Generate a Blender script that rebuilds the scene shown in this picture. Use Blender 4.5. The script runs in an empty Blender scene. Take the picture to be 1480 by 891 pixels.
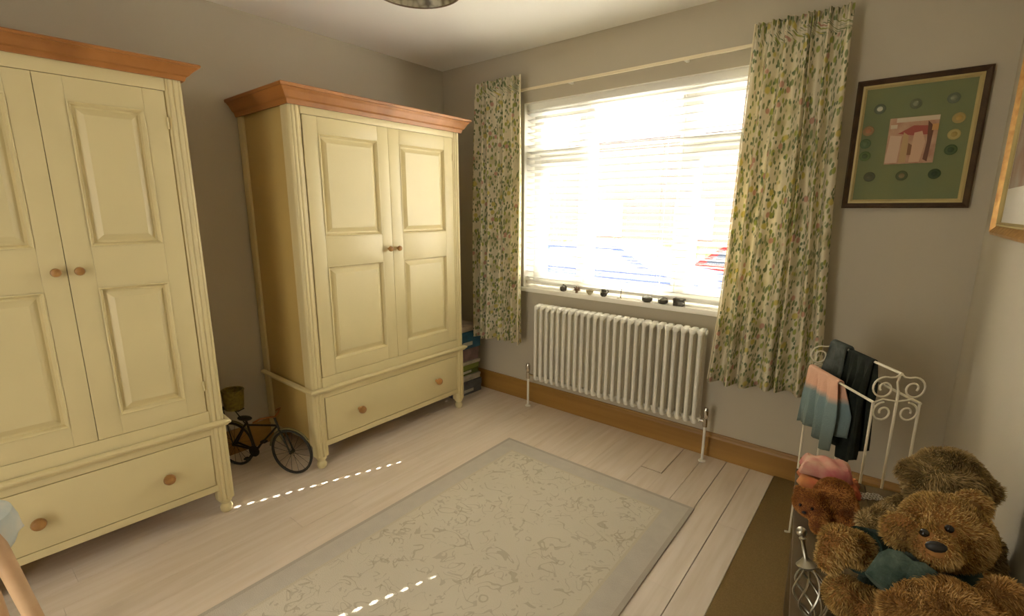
import bpy, bmesh, math, random
import numpy as np
from mathutils import Vector, Matrix
random.seed(7); RNG = np.random.default_rng(7)
PI = math.pi
SC = bpy.context.scene
COL = SC.collection
# ------------------------------------------------------------------ camera
CAM = Vector((2.9023, -2.733, 1.407)); YAW, PITCH, ROLL, FPX = 38.9509, -11.5626, 0.1125, 688.0
_y, _p, _r = [math.radians(a) for a in (YAW, PITCH, ROLL)]
FW = Vector((-math.sin(_y)*math.cos(_p), math.cos(_y)*math.cos(_p), math.sin(_p)))
_R0 = Vector((math.cos(_y), math.sin(_y), 0)); _U0 = _R0.cross(FW)
RT = _R0*math.cos(_r) + _U0*math.sin(_r); UP = _U0*math.cos(_r) - _R0*math.sin(_r)
cd = bpy.data.cameras.new('camera'); cam = bpy.data.objects.new('camera', cd); COL.objects.link(cam)
cd.sensor_width = 36; cd.lens = FPX/1480*36; cd.clip_start = 0.02; cd.clip_end = 200
cam.matrix_world = Matrix(((RT.x, UP.x, -FW.x, CAM.x), (RT.y, UP.y, -FW.y, CAM.y), (RT.z, UP.z, -FW.z, CAM.z), (0, 0, 0, 1)))
SC.camera = cam
def at(x, y, t):            # the point seen at a photo pixel, t metres deep
    return CAM + (FW + RT*((x-740)/FPX) + UP*((445.5-y)/FPX))*t
# ------------------------------------------------------------------ light
SC.view_settings.view_transform = 'Standard'; SC.view_settings.look = 'None'
SC.view_settings.gamma = 1; SC.view_settings.use_curve_mapping = False
SC.view_settings.exposure = 0.88
w = bpy.data.worlds.new('sky'); SC.world = w; w.use_nodes = True
bg = w.node_tree.nodes['Background']; bg.inputs[0].default_value = (1.0, 0.965, 0.90, 1); bg.inputs[1].default_value = 12.5
SC.cycles.use_denoising = True
SC.cycles.max_bounces = 12; SC.cycles.diffuse_bounces = 6; SC.cycles.transparent_max_bounces = 16
SC.cycles.sample_clamp_indirect = 6
def light(name, kind, loc, energy, color, **kw):
    d = bpy.data.lights.new(name, kind); d.energy = energy; d.color = color
    for k, v in kw.items(): setattr(d, k, v)
    o = bpy.data.objects.new(name, d); COL.objects.link(o); o.location = loc; return o
SUN_DIR = Vector((-0.339, -0.941, -math.tan(math.radians(36)))).normalized()
sun = light('sun', 'SUN', (4, 8, 6), 34.0, (1, .97, .90), angle=math.radians(.3))
sun.rotation_euler = SUN_DIR.to_track_quat('-Z', 'Y').to_euler()
# skylight portal in the window opening (guides sampling, gives no light of its own)
po = light('window_portal', 'AREA', (1.615, .24, 1.49), 1.0, (1, 1, 1), shape='RECTANGLE', size=1.63, size_y=1.26)
po.rotation_euler = (PI/2*-1, 0, 0)
po.data.cycles.is_portal = True
# added fill lamp, unseen behind the camera, softly brightens the room
fill = light('fill_light', 'AREA', (1.72, -4.0, 1.1), 15.0, (1, .95, .85), shape='RECTANGLE', size=.8, size_y=1.8)
fill.rotation_euler = (PI/2, 0, 0)

# ------------------------------------------------------------------ materials
def s2l(c):
    return tuple(((v/255)/12.92 if v/255 <= .04045 else ((v/255+.055)/1.055)**2.4) for v in c)
def mat(name, c, rough=.6, metal=0, noise=.0, scale=8, c2=None, bump=0, bscale=60, stretch=None, spec=.5, trans=0, coord='Object', rnd=0):
    m = bpy.data.materials.new(name); m.use_nodes = True; nt = m.node_tree; N = nt.nodes; L = nt.links
    b = N['Principled BSDF']; c = s2l(c)
    b.inputs['Base Color'].default_value = (*c, 1); b.inputs['Roughness'].default_value = rough
    b.inputs['Metallic'].default_value = metal; b.inputs['Specular IOR Level'].default_value = spec
    tc = N.new('ShaderNodeTexCoord'); mp = N.new('ShaderNodeMapping'); L.new(tc.outputs[coord], mp.inputs[0])
    if stretch: mp.inputs['Scale'].default_value = stretch
    out = None
    if noise or c2:
        n = N.new('ShaderNodeTexNoise'); n.inputs['Scale'].default_value = scale; n.inputs['Detail'].default_value = 5
        L.new(mp.outputs[0], n.inputs['Vector'])
        r = N.new('ShaderNodeValToRGB'); L.new(n.outputs['Fac'], r.inputs[0])
        k = s2l(c2) if c2 else tuple(v*(1-noise) for v in c)
        r.color_ramp.elements[0].position = .3; r.color_ramp.elements[1].position = .7
        r.color_ramp.elements[0].color = (*k, 1); r.color_ramp.elements[1].color = (*c, 1)
        out = r.outputs[0]
    if rnd:
        oi = N.new('ShaderNodeObjectInfo'); mr = N.new('ShaderNodeMapRange'); L.new(oi.outputs['Random'], mr.inputs[0])
        mr.inputs[3].default_value = 1-rnd; mr.inputs[4].default_value = 1+rnd
        hv = N.new('ShaderNodeHueSaturation'); hv.inputs['Color'].default_value = (*c, 1)
        if out: L.new(out, hv.inputs['Color'])
        L.new(mr.outputs[0], hv.inputs['Value']); out = hv.outputs[0]
    if out: L.new(out, b.inputs['Base Color'])
    if bump:
        n2 = N.new('ShaderNodeTexNoise'); n2.inputs['Scale'].default_value = bscale; n2.inputs['Detail'].default_value = 3
        L.new(mp.outputs[0], n2.inputs['Vector']); bp = N.new('ShaderNodeBump'); bp.inputs['Strength'].default_value = bump
        bp.inputs['Distance'].default_value = .004
        L.new(n2.outputs['Fac'], bp.inputs['Height']); L.new(bp.outputs[0], b.inputs['Normal'])
    if trans:
        tr = N.new('ShaderNodeBsdfTranslucent'); mx = N.new('ShaderNodeMixShader'); mx.inputs[0].default_value = trans
        if out: L.new(out, tr.inputs[0])
        else: tr.inputs[0].default_value = (*c, 1)
        L.new(b.outputs[0], mx.inputs[1]); L.new(tr.outputs[0], mx.inputs[2]); L.new(mx.outputs[0], N['Material Output'].inputs[0])
    return m
M = {}
M['wall'] = mat('wall_paint', (190, 181, 160), .9, noise=.03, scale=3, bump=.08, bscale=180)
M['ceil'] = mat('ceiling_paint', (246, 243, 234), .9)
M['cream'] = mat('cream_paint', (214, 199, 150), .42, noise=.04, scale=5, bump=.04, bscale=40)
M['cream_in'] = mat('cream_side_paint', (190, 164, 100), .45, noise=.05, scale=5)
M['pine'] = mat('waxed_pine', (176, 118, 60), .45, c2=(142, 90, 38), scale=6, stretch=(1, .12, 1), bump=.1)
M['pine_knob'] = mat('knob_pine', (176, 132, 74), .35, c2=(140, 96, 48), scale=30)
M['oak'] = mat('oak_skirting', (164, 124, 58), .45, c2=(140, 102, 42), scale=5, stretch=(.15, .15, 3), bump=.1)
M['white'] = mat('white_gloss', (240, 236, 224), .35)
M['upvc'] = mat('white_frame', (242, 240, 232), .3)
M['slat'] = mat('blind_slat', (232, 231, 226), .5, trans=.06)
M['radiator'] = mat('radiator_enamel', (232, 228, 214), .32)
M['chrome'] = mat('chrome', (215, 210, 200), .15, 1)
M['silver'] = mat('tarnished_silver', (176, 172, 158), .28, 1)
M['dark'] = mat('dark_void', (40, 34, 24), .9)
M['iron'] = mat('dark_iron', (52, 48, 34), .45, .6)
M['rubber'] = mat('tyre', (44, 40, 28), .7)
M['copper'] = mat('copper', (150, 98, 52), .35, .8)
M['brass'] = mat('brass', (168, 132, 70), .35, .8)
M['mat'] = mat('brown_carpet', (138, 114, 72), .98, noise=.25, scale=220, bump=.8, bscale=400, spec=.1)
M['bench'] = mat('dark_brown_wood', (98, 80, 46), .9, c2=(82, 64, 34), scale=5, stretch=(4, .4, 4), bump=.1)
M['whiteiron'] = mat('white_iron', (222, 214, 190), .4)
M['framedark'] = mat('dark_frame', (74, 52, 28), .4, c2=(52, 34, 18), scale=20)
M['gold'] = mat('gilt', (206, 162, 92), .35, .5, c2=(170, 120, 60), scale=40)
M['giltpale'] = mat('pale_gilt', (178, 160, 106), .45, .2)
M['green'] = mat('green_mount', (118, 122, 78), .8, c2=(108, 118, 82), scale=6)
M['glass'] = None
def simple(n, c, r=.7, **k):
    if n not in M: M[n] = mat(n, c, r, **k)
    return M[n]
# whitewashed boards
m = mat('whitewashed_board', (228, 214, 198), .5, c2=(215, 198, 176), scale=7, stretch=(5, .35, 5), bump=.12, bscale=50, rnd=.035); M['board'] = m
# clear glass
g = bpy.data.materials.new('window_glass'); g.use_nodes = True; nt = g.node_tree
nt.nodes.remove(nt.nodes['Principled BSDF']); tr = nt.nodes.new('ShaderNodeBsdfTransparent'); gl = nt.nodes.new('ShaderNodeBsdfGlossy')
gl.inputs['Roughness'].default_value = .02; mx = nt.nodes.new('ShaderNodeMixShader'); mx.inputs[0].default_value = .06
nt.links.new(tr.outputs[0], mx.inputs[1]); nt.links.new(gl.outputs[0], mx.inputs[2]); nt.links.new(mx.outputs[0], nt.nodes['Material Output'].inputs[0]); M['glass'] = g

def curtain_mat():
    m = mat('floral_curtain_cloth', (236, 226, 198), .9, trans=.3); nt = m.node_tree; N = nt.nodes; L = nt.links
    b = N['Principled BSDF']; tl = [n for n in N if n.type == 'BSDF_TRANSLUCENT'][0]
    uv = N.new('ShaderNodeTexCoord'); cur = None
    base = N.new('ShaderNodeRGB'); base.outputs[0].default_value = (*s2l((236, 227, 200)), 1); cur = base.outputs[0]
    def layer(cur, col, scale, thr, rot, sx, sy, off, soft=.05, keep=.5):
        mp = N.new('ShaderNodeMapping'); L.new(uv.outputs['UV'], mp.inputs[0])
        mp.inputs['Rotation'].default_value = (0, 0, rot); mp.inputs['Scale'].default_value = (sx, sy, 1); mp.inputs['Location'].default_value = (off, off*.7, 0)
        v = N.new('ShaderNodeTexVoronoi'); v.inputs['Scale'].default_value = scale; L.new(mp.outputs[0], v.inputs['Vector'])
        r = N.new('ShaderNodeMapRange'); L.new(v.outputs['Distance'], r.inputs[0])
        r.inputs[1].default_value = thr; r.inputs[2].default_value = thr+soft; r.inputs[3].default_value = 1; r.inputs[4].default_value = 0
        sp = N.new('ShaderNodeSeparateColor'); L.new(v.outputs['Color'], sp.inputs[0])
        gt = N.new('ShaderNodeMath'); gt.operation = 'LESS_THAN'; L.new(sp.outputs[0], gt.inputs[0]); gt.inputs[1].default_value = keep
        mu = N.new('ShaderNodeMath'); mu.operation = 'MULTIPLY'; L.new(gt.outputs[0], mu.inputs[0]); L.new(r.outputs[0], mu.inputs[1])
        mi = N.new('ShaderNodeMix'); mi.data_type = 'RGBA'; L.new(mu.outputs[0], mi.inputs[0]); L.new(cur, mi.inputs[6])
        mi.inputs[7].default_value = (*s2l(col), 1); return mi.outputs[2]
    cur = layer(cur, (214, 204, 166), 9, .30, .3, 1, 1.3, 5.3, .25, .5)
    cur = layer(cur, (150, 158, 108), 30, .30, .7, 1.7, .8, 0, .12, .62)
    cur = layer(cur, (140, 150, 104), 33, .28, -.8, 1.8, .8, 3.1, .12, .55)
    cur = layer(cur, (176, 180, 98), 26, .30, 1.4, 1.5, .9, 7.7, .12, .45)
    cur = layer(cur, (118, 132, 96), 38, .26, .1, 1.4, 1, 11.2, .12, .34)
    cur = layer(cur, (216, 202, 120), 20, .26, 2.0, 1, 1, 2.2, .12, .25)
    cur = layer(cur, (208, 164, 142), 20, .22, 0, 1, 1, 9.9, .12, .2)
    L.new(cur, b.inputs['Base Color']); L.new(cur, tl.inputs[0]); return m
M['curtain'] = curtain_mat()
M['lining'] = mat('curtain_lining', (236, 226, 196), .9, trans=.3)

def rug_mat():
    m = mat('rug_pile', (190, 176, 152), .95, bump=.5, bscale=300, spec=.1); nt = m.node_tree; N = nt.nodes; L = nt.links
    b = N['Principled BSDF']; tc = N.new('ShaderNodeTexCoord')
    sp = N.new('ShaderNodeSeparateXYZ'); L.new(tc.outputs['Object'], sp.inputs[0])
    def math2(op, a, bb=None, c=None):
        n = N.new('ShaderNodeMath'); n.operation = op
        for i, v in enumerate((a, bb, c)):
            if v is None: continue
            if isinstance(v, (int, float)): n.inputs[i].default_value = v
            else: L.new(v, n.inputs[i])
        return n.outputs[0]
    # distance from the edges (object space, half sizes HX, HY)
    HX, HY = .575, .93
    dx = math2('SUBTRACT', HX, math2('ABSOLUTE', sp.outputs[0])); dy = math2('SUBTRACT', HY, math2('ABSOLUTE', sp.outputs[1]))
    d = math2('MINIMUM', dx, dy)
    def mix(f, a, c):
        mi = N.new('ShaderNodeMix'); mi.data_type = 'RGBA'; L.new(f, mi.inputs[0])
        if isinstance(a, tuple): mi.inputs[6].default_value = (*s2l(a), 1)
        else: L.new(a, mi.inputs[6])
        if isinstance(c, tuple): mi.inputs[7].default_value = (*s2l(c), 1)
        else: L.new(c, mi.inputs[7])
        return mi.outputs[2]
    n0 = N.new('ShaderNodeTexNoise'); n0.inputs['Scale'].default_value = 3; L.new(tc.outputs['Object'], n0.inputs[0])
    field = mix(n0.outputs['Fac'], (206, 197, 178), (218, 209, 190))
    cur = field
    for sc, wd, col, off in ((7, .018, (160, 148, 122), 0), (11, .02, (168, 156, 134), 4)):   # scrolling stems: contour lines of a noise, broken up
        mp = N.new('ShaderNodeMapping'); mp.inputs['Location'].default_value = (off, off, off); L.new(tc.outputs['Object'], mp.inputs[0])
        n = N.new('ShaderNodeTexNoise'); n.inputs['Scale'].default_value = sc; n.inputs['Detail'].default_value = 1; n.inputs['Distortion'].default_value = 1.6
        L.new(mp.outputs[0], n.inputs[0])
        a = math2('ABSOLUTE', math2('SUBTRACT', n.outputs['Fac'], .5)); ln = math2('LESS_THAN', a, wd)
        n3 = N.new('ShaderNodeTexNoise'); n3.inputs['Scale'].default_value = sc*1.3; L.new(mp.outputs[0], n3.inputs[0])
        br = math2('GREATER_THAN', n3.outputs['Fac'], .5)
        cur = mix(math2('MULTIPLY', math2('MULTIPLY', ln, br), .42), cur, col)
    inb = math2('LESS_THAN', d, .115)
    bn = N.new('ShaderNodeTexNoise'); bn.inputs['Scale'].default_value = 18; L.new(tc.outputs['Object'], bn.inputs[0])
    bcol = mix(bn.outputs['Fac'], (192, 184, 172), (206, 198, 184))
    cur = mix(inb, cur, bcol)
    ln = math2('MULTIPLY', math2('GREATER_THAN', d, .112), math2('LESS_THAN', d, .124)); cur = mix(ln, cur, (204, 194, 172))
    ed = math2('LESS_THAN', d, .02); cur = mix(ed, cur, (184, 174, 160))
    L.new(cur, b.inputs['Base Color']); return m
M['rug'] = rug_mat()

# ------------------------------------------------------------------ mesh helpers
def link(o, parent=None):
    COL.objects.link(o)
    if parent is not None: o.parent = parent
    return o
class MB:
    def __init__(s): s.v = []; s.f = []
    def add(s, vs, fs):
        n = len(s.v); s.v += [tuple(v) for v in vs]; s.f += [tuple(i+n for i in f) for f in fs]; return s
    def box(s, x0, x1, y0, y1, z0, z1, b=0):
        if b <= 0:
            v = [(x, y, z) for z in (z0, z1) for y in (y0, y1) for x in (x0, x1)]
            return s.add(v, [(0, 2, 3, 1), (4, 5, 7, 6), (0, 1, 5, 4), (2, 6, 7, 3), (0, 4, 6, 2), (1, 3, 7, 5)])
        bm = bmesh.new(); bmesh.ops.create_cube(bm, size=1)
        for v in bm.verts: v.co = Vector(((x0+x1)/2+v.co.x*(x1-x0), (y0+y1)/2+v.co.y*(y1-y0), (z0+z1)/2+v.co.z*(z1-z0)))
        bmesh.ops.bevel(bm, geom=bm.edges[:], offset=b, segments=2, affect='EDGES', profile=.6)
        return s.bm(bm)
    def bm(s, bm, mtx=None):
        bm.verts.ensure_lookup_table()
        vs = [(mtx @ v.co) if mtx else v.co.copy() for v in bm.verts]; bm.verts.index_update()
        fs = [[v.index for v in f.verts] for f in bm.faces]; bm.free(); return s.add(vs, fs)
    def lathe(s, prof, c=(0, 0, 0), axis='z', n=16):      # prof: (r, h)
        vs = []; fs = []
        for r, h in prof:
            for k in range(n):
                a = 2*PI*k/n; p = (r*math.cos(a), r*math.sin(a), h)
                if axis == 'x': p = (p[2], p[0], p[1])
                if axis == 'y': p = (p[0], p[2], p[1])
                vs.append((p[0]+c[0], p[1]+c[1], p[2]+c[2]))
        for i in range(len(prof)-1):
            for k in range(n): fs.append((i*n+k, i*n+(k+1) % n, (i+1)*n+(k+1) % n, (i+1)*n+k))
        fs.append(tuple(range(n))[::-1]); fs.append(tuple((len(prof)-1)*n+k for k in range(n)))
        return s.add(vs, fs)
    def tube(s, pts, r, n=8, closed=False):
        pts = [Vector(p) for p in pts]; m = len(pts); vs = []; fs = []
        rs = r if isinstance(r, (list, tuple)) else [r]*m
        ref = None
        for i, p in enumerate(pts):
            a = pts[(i-1) % m] if (closed or i > 0) else p; b = pts[(i+1) % m] if (closed or i < m-1) else p
            t = (b-a).normalized()
            if ref is None: ref = t.orthogonal().normalized()
            ref = (ref - t*ref.dot(t))
            ref = ref.normalized() if ref.length > 1e-6 else t.orthogonal().normalized()
            q = t.cross(ref)
            for k in range(n):
                an = 2*PI*k/n; vs.append(p + (ref*math.cos(an)+q*math.sin(an))*rs[i])
        for i in range(m if closed else m-1):
            j = (i+1) % m
            for k in range(n): fs.append((i*n+k, i*n+(k+1) % n, j*n+(k+1) % n, j*n+k))
        if not closed: fs += [tuple(range(n))[::-1], tuple((m-1)*n+k for k in range(n))]
        return s.add(vs, fs)
    def prism(s, poly, z0, z1, axis='z'):                 # poly in 2D, extruded along axis
        n = len(poly); vs = []
        for z in (z0, z1):
            for a, b in poly:
                vs.append({'z': (a, b, z), 'y': (a, z, b), 'x': (z, a, b)}[axis])
        return s.add(vs, [tuple(range(n))[::-1], tuple(range(n, 2*n))] + [(k, (k+1) % n, n+(k+1) % n, n+k) for k in range(n)])
    def ball(s, c, r, sub=2):
        bm = bmesh.new(); bmesh.ops.create_icosphere(bm, subdivisions=sub, radius=1)
        r = (r, r, r) if isinstance(r, (int, float)) else r
        for v in bm.verts: v.co = Vector((c[0]+v.co.x*r[0], c[1]+v.co.y*r[1], c[2]+v.co.z*r[2]))
        return s.bm(bm)
    def mesh(s, name, m, smooth=True, fix=True):
        me = bpy.data.meshes.new(name); me.from_pydata(s.v, [], s.f); me.materials.append(m)
        if fix:
            bm = bmesh.new(); bm.from_mesh(me); bmesh.ops.recalc_face_normals(bm, faces=bm.faces[:]); bm.to_mesh(me); bm.free()
        if smooth:
            me.polygons.foreach_set('use_smooth', [True]*len(me.polygons))
            try: me.set_sharp_from_angle(angle=math.radians(38))
            except Exception: pass
        return me
    def build(s, name, m, parent=None, smooth=True, loc=None):
        o = bpy.data.objects.new(name, s.mesh(name, m, smooth)); link(o, parent)
        if loc is not None: o.location = loc
        return o
def tag(o, label, cat, group=None):
    o['label'] = label; o['category'] = cat
    if group: o['group'] = group
    return o
def thing(name, label, cat, loc=(0, 0, 0), rz=0, group=None):
    o = bpy.data.objects.new(name, None); o.empty_display_size = .05; link(o); o.location = loc; o.rotation_euler = (0, 0, rz)
    return tag(o, label, cat, group)
def struct(o): o['kind'] = 'structure'; return o
def copy_of(src, parent=None, loc=None, rot=None):
    o = src.copy(); link(o, parent)
    if loc is not None: o.location = loc
    if rot is not None: o.rotation_euler = rot
    return o

# ------------------------------------------------------------------ room shell
W, H, YN = 3.165, 2.4536, -3.70
WX0, WX1, WZ0, WZ1 = .80, 2.43, .865, 2.12
b = MB(); T = .25
b.box(-T, WX0, 0, T, -.1, H+.1); b.box(WX1, W+T, 0, T, -.1, H+.1); b.box(WX0, WX1, 0, T, -.1, WZ0-.03); b.box(WX0, WX1, 0, T, WZ1, H+.1)
struct(b.build('wall_far', M['wall'], smooth=False))
struct(MB().box(-T, 0, YN-T, 0, -.1, H+.1).build('wall_left', M['wall'], smooth=False))
struct(MB().box(W, W+T, YN-T, 0, -.1, H+.1).build('wall_right', M['wall'], smooth=False))
DX0, DX1, DZ = 1.28, 2.16, 2.03       # opening and landing added, unseen, to house the fill lamp
struct(MB().box(0, DX0, YN-.12, YN, -.1, H+.1).box(DX1, W, YN-.12, YN, -.1, H+.1).box(DX0, DX1, YN-.12, YN, DZ, H+.1).build('wall_near', M['wall'], smooth=False))
struct(MB().box(.5, 2.9, -5.1, -5.0, -.1, H+.1).box(.4, .5, -5.1, YN-.12, -.1, H+.1).box(2.9, 3.0, -5.1, YN-.12, -.1, H+.1).box(.5, 2.9, -5.0, YN-.12, H, H+.1).box(.5, 2.9, -5.0, YN-.12, -.1, 0).box(DX0, DX1, YN-.12, YN, -.1, 0).build('wall_added_landing', M['wall'], smooth=False))  # landing shell added around the fill lamp, never in view
struct(MB().box(DX0, DX0+.03, YN-.13, YN+.01, 0, DZ).box(DX1-.03, DX1, YN-.13, YN+.01, 0, DZ).box(DX0+.03, DX1-.03, YN-.13, YN+.01, DZ-.03, DZ).build('trim_1', M['white'], smooth=False))
struct(MB().box(-T, W+T, YN-T, T, H, H+.12).build('ceiling', M['ceil'], smooth=False))
floor = struct(MB().box(-T, W+T, YN-T, T, -.12, -.02).build('floor', M['dark'], smooth=False))
# floorboards, whitewashed, running towards the window
xs = []; x = 2.533
while x > 0: xs.append(x); x -= .1205
xs = [0] + xs[::-1]; x = 2.533
while x < W: x += .1205; xs.append(min(x, W))
cache = {}
for i in range(len(xs)-1):
    a, c = xs[i], xs[i+1]
    if c-a < .01: continue
    gap = .0036 if 2.27 < c < 2.6 else .0006
    if 2.27 < a < 2.6: gap = .0036
    cuts = [YN] + sorted([round(-3.2+((i*0.77) % 1.6), 3), round(-1.35+((i*.53) % .8), 3)]) + [0]
    if 1.84 < a < 2.0: cuts = [YN, -2.2, -.375, 0]
    if .94 < a < 1.07: cuts = [YN, -1.6, -.25, 0]
    for j in range(len(cuts)-1):
        y0, y1 = cuts[j], cuts[j+1]; h = random.uniform(-.0006, .0004)
        short = j == len(cuts)-2 and (1.84 < a < 2.0 or .94 < a < 1.07); e1 = .004 if short else gap/2; e2 = .004 if short else .0003
        o = MB().box(a+(gap/2 if a > 1.2 else e1), c-(e1 if a > 1.2 else gap/2), y0+e2, y1-.0003, -.02, h, .0005).build('floorboard', M['board'], floor, smooth=False)
# skirting
def skirt_profile(): return [(0, 0), (.02, 0), (.02, .118), (.016, .128), (.012, .134), (.010, .144), (0, .144)]
struct(MB().prism([(-a, z) for a, z in skirt_profile()], 0, W, 'x').build('baseboard_far', M['oak'], smooth=False))
struct(MB().prism([(a, z) for a, z in skirt_profile()], YN, -.02, 'y').build('baseboard_left', M['oak'], smooth=False))
struct(MB().prism([(W-a, z) for a, z in skirt_profile()], YN, -.02, 'y').build('baseboard_right', M['oak'], smooth=False))

# ------------------------------------------------------------------ window
win = struct(bpy.data.objects.new('window_1', None)); link(win); win.location = (WX0, .14, WZ0)
def W_(*a): return (a[0]-WX0, a[1]-WX0, a[2]-.14, a[3]-.14, a[4]-WZ0, a[5]-WZ0)
fr = MB(); F = .055
fr.box(*W_(WX0, WX1, .12, .18, WZ0, WZ0+F), .004).box(*W_(WX0, WX1, .12, .18, WZ1-F, WZ1), .004)
fr.box(*W_(WX0, WX0+F, .12, .18, WZ0+F, WZ1-F), .004).box(*W_(WX1-F, WX1, .12, .18, WZ0+F, WZ1-F), .004)
fr.build('window_frame', M['upvc'], win)
cas = [(WX0+F, 1.222, True), (1.272, 1.865, False), (1.925, WX1-F, True)]
for mx0 in ((1.222, 1.272), (1.865, 1.925)):
    MB().box(*W_(mx0[0], mx0[1], .115, .18, WZ0+F, WZ1-F), .004).build('mullion', M['upvc'], win)
def sash(x0, x1, z0, z1, t=.042):
    s = MB()
    s.box(*W_(x0, x1, .105, .165, z0, z0+t), .004).box(*W_(x0, x1, .105, .165, z1-t, z1), .004)
    s.box(*W_(x0, x0+t, .105, .165, z0+t, z1-t), .004).box(*W_(x1-t, x1, .105, .165, z0+t, z1-t), .004)
    so = s.build('sash', M['upvc'], win)
    MB().box(*W_(x0+t, x1-t, .133, .139, z0+t, z1-t)).build('pane', M['glass'], so, smooth=False)
for x0, x1, top in cas:
    if top:
        MB().box(*W_(x0, x1, .115, .18, 1.735, 1.785), .004).build('transom', M['upvc'], win)
        sash(x0, x1, WZ0+F, 1.735); sash(x0, x1, 1.785, WZ1-F)
    else: sash(x0, x1, WZ0+F, WZ1-F, .018)
# sill board
MB().box(*W_(WX0-.035, WX1+.035, -.035, -.0005, WZ0-.03, WZ0), .005).box(*W_(WX0, WX1, 0, .12, WZ0-.03, WZ0)).build('window_sill', M['white'], win)
# cream reveal lining
for n, bx in (('a', (WX0, WX0+.004, -.002, .12, WZ0, WZ1)), ('b', (WX1-.004, WX1, -.002, .12, WZ0, WZ1)), ('c', (WX0, WX1, -.002, .12, WZ1-.004, WZ1))):
    MB().box(*W_(*bx)).build('reveal_lining', M['white'], win, smooth=False)
# venetian blind
BX0, BX1, BY = WX0+.006, WX1-.006, .050
bl = thing('venetian_blind', 'white wooden venetian blind lowered over the window behind the sill ornaments', 'blind', (BX0, BY, WZ1))
L_ = BX1-BX0
MB().box(0, L_, -.025, .025, -.042, -.002, .004).build('headrail', M['upvc'], bl)
holes = [.14, .462, .95, L_-.06-.02]
holes = [1.299-BX0, 2.284-BX0]; ladders = [.12, 1.299-BX0, 1.79-BX0, 2.284-BX0]
def slat_mesh():
    bm = MB(); hw, hd = .0045, .0085
    xsn = [0]
    for h in holes: xsn += [h-hw, h+hw]
    xsn.append(L_); ysn = [-.025, -hd, hd, .025]
    for sgn, zz in ((1, .0015), (-1, -.0015)):
        for i in range(len(xsn)-1):
            for j in range(3):
                if j == 1 and i % 2 == 1: continue
                q = [(xsn[i], ysn[j]), (xsn[i+1], ysn[j]), (xsn[i+1], ysn[j+1]), (xsn[i], ysn[j+1])]
                crown = lambda y: .0025*(1-(y/.025)**2)
                vs = [(x_, y_, zz+crown(y_)) for x_, y_ in q]
                bm.add(vs if sgn > 0 else vs[::-1], [(0, 1, 2, 3)])
    for y_ in (-.025, .025): bm.add([(0, y_, -.0015), (L_, y_, -.0015), (L_, y_, .0015), (0, y_, .0015)], [(0, 1, 2, 3)])
    for x_ in (0, L_): bm.add([(x_, -.025, -.0015), (x_, .025, -.0015), (x_, .025, .0015), (x_, -.025, .0015)], [(0, 1, 2, 3)])
    me = bm.mesh('slat', M['slat'], smooth=False, fix=False); return me
sm = slat_mesh(); pitch = .0415; z = -.070; k = 0; tilt = math.radians(14)
while z > -(WZ1-WZ0)+.045:
    o = bpy.data.objects.new('slat', sm); link(o, bl); o.location = (0, 0, z); o.rotation_euler = (-tilt, 0, 0); z -= pitch; k += 1
zb = z+pitch-.032
MB().box(0, L_, -.025, .025, zb-.010, zb+.010, .004).build('bottom_rail', M['upvc'], bl)
for h in ladders:
    for yy in (-.028, .028):
        MB().tube([(h, yy, -.05), (h, yy, zb)], .0011, 5).build('ladder_cord', M['white'], bl)
# curtain track: cream rail above window
tk = thing('curtain_rail', 'thin cream curtain rail running across the wall above the blind', 'curtain rail', (.44, -.06, 2.19))
MB().box(0, 2.165, -.007, .007, -.008, .008, .003).build('track', simple('cream_rail', (232, 218, 186), .4), tk)
for xx in (.02, .74, 1.46, 2.13): MB().box(xx-.008, xx+.008, .006, .0597, -.006, .006, .002).build('bracket', M['white'], tk)

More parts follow.
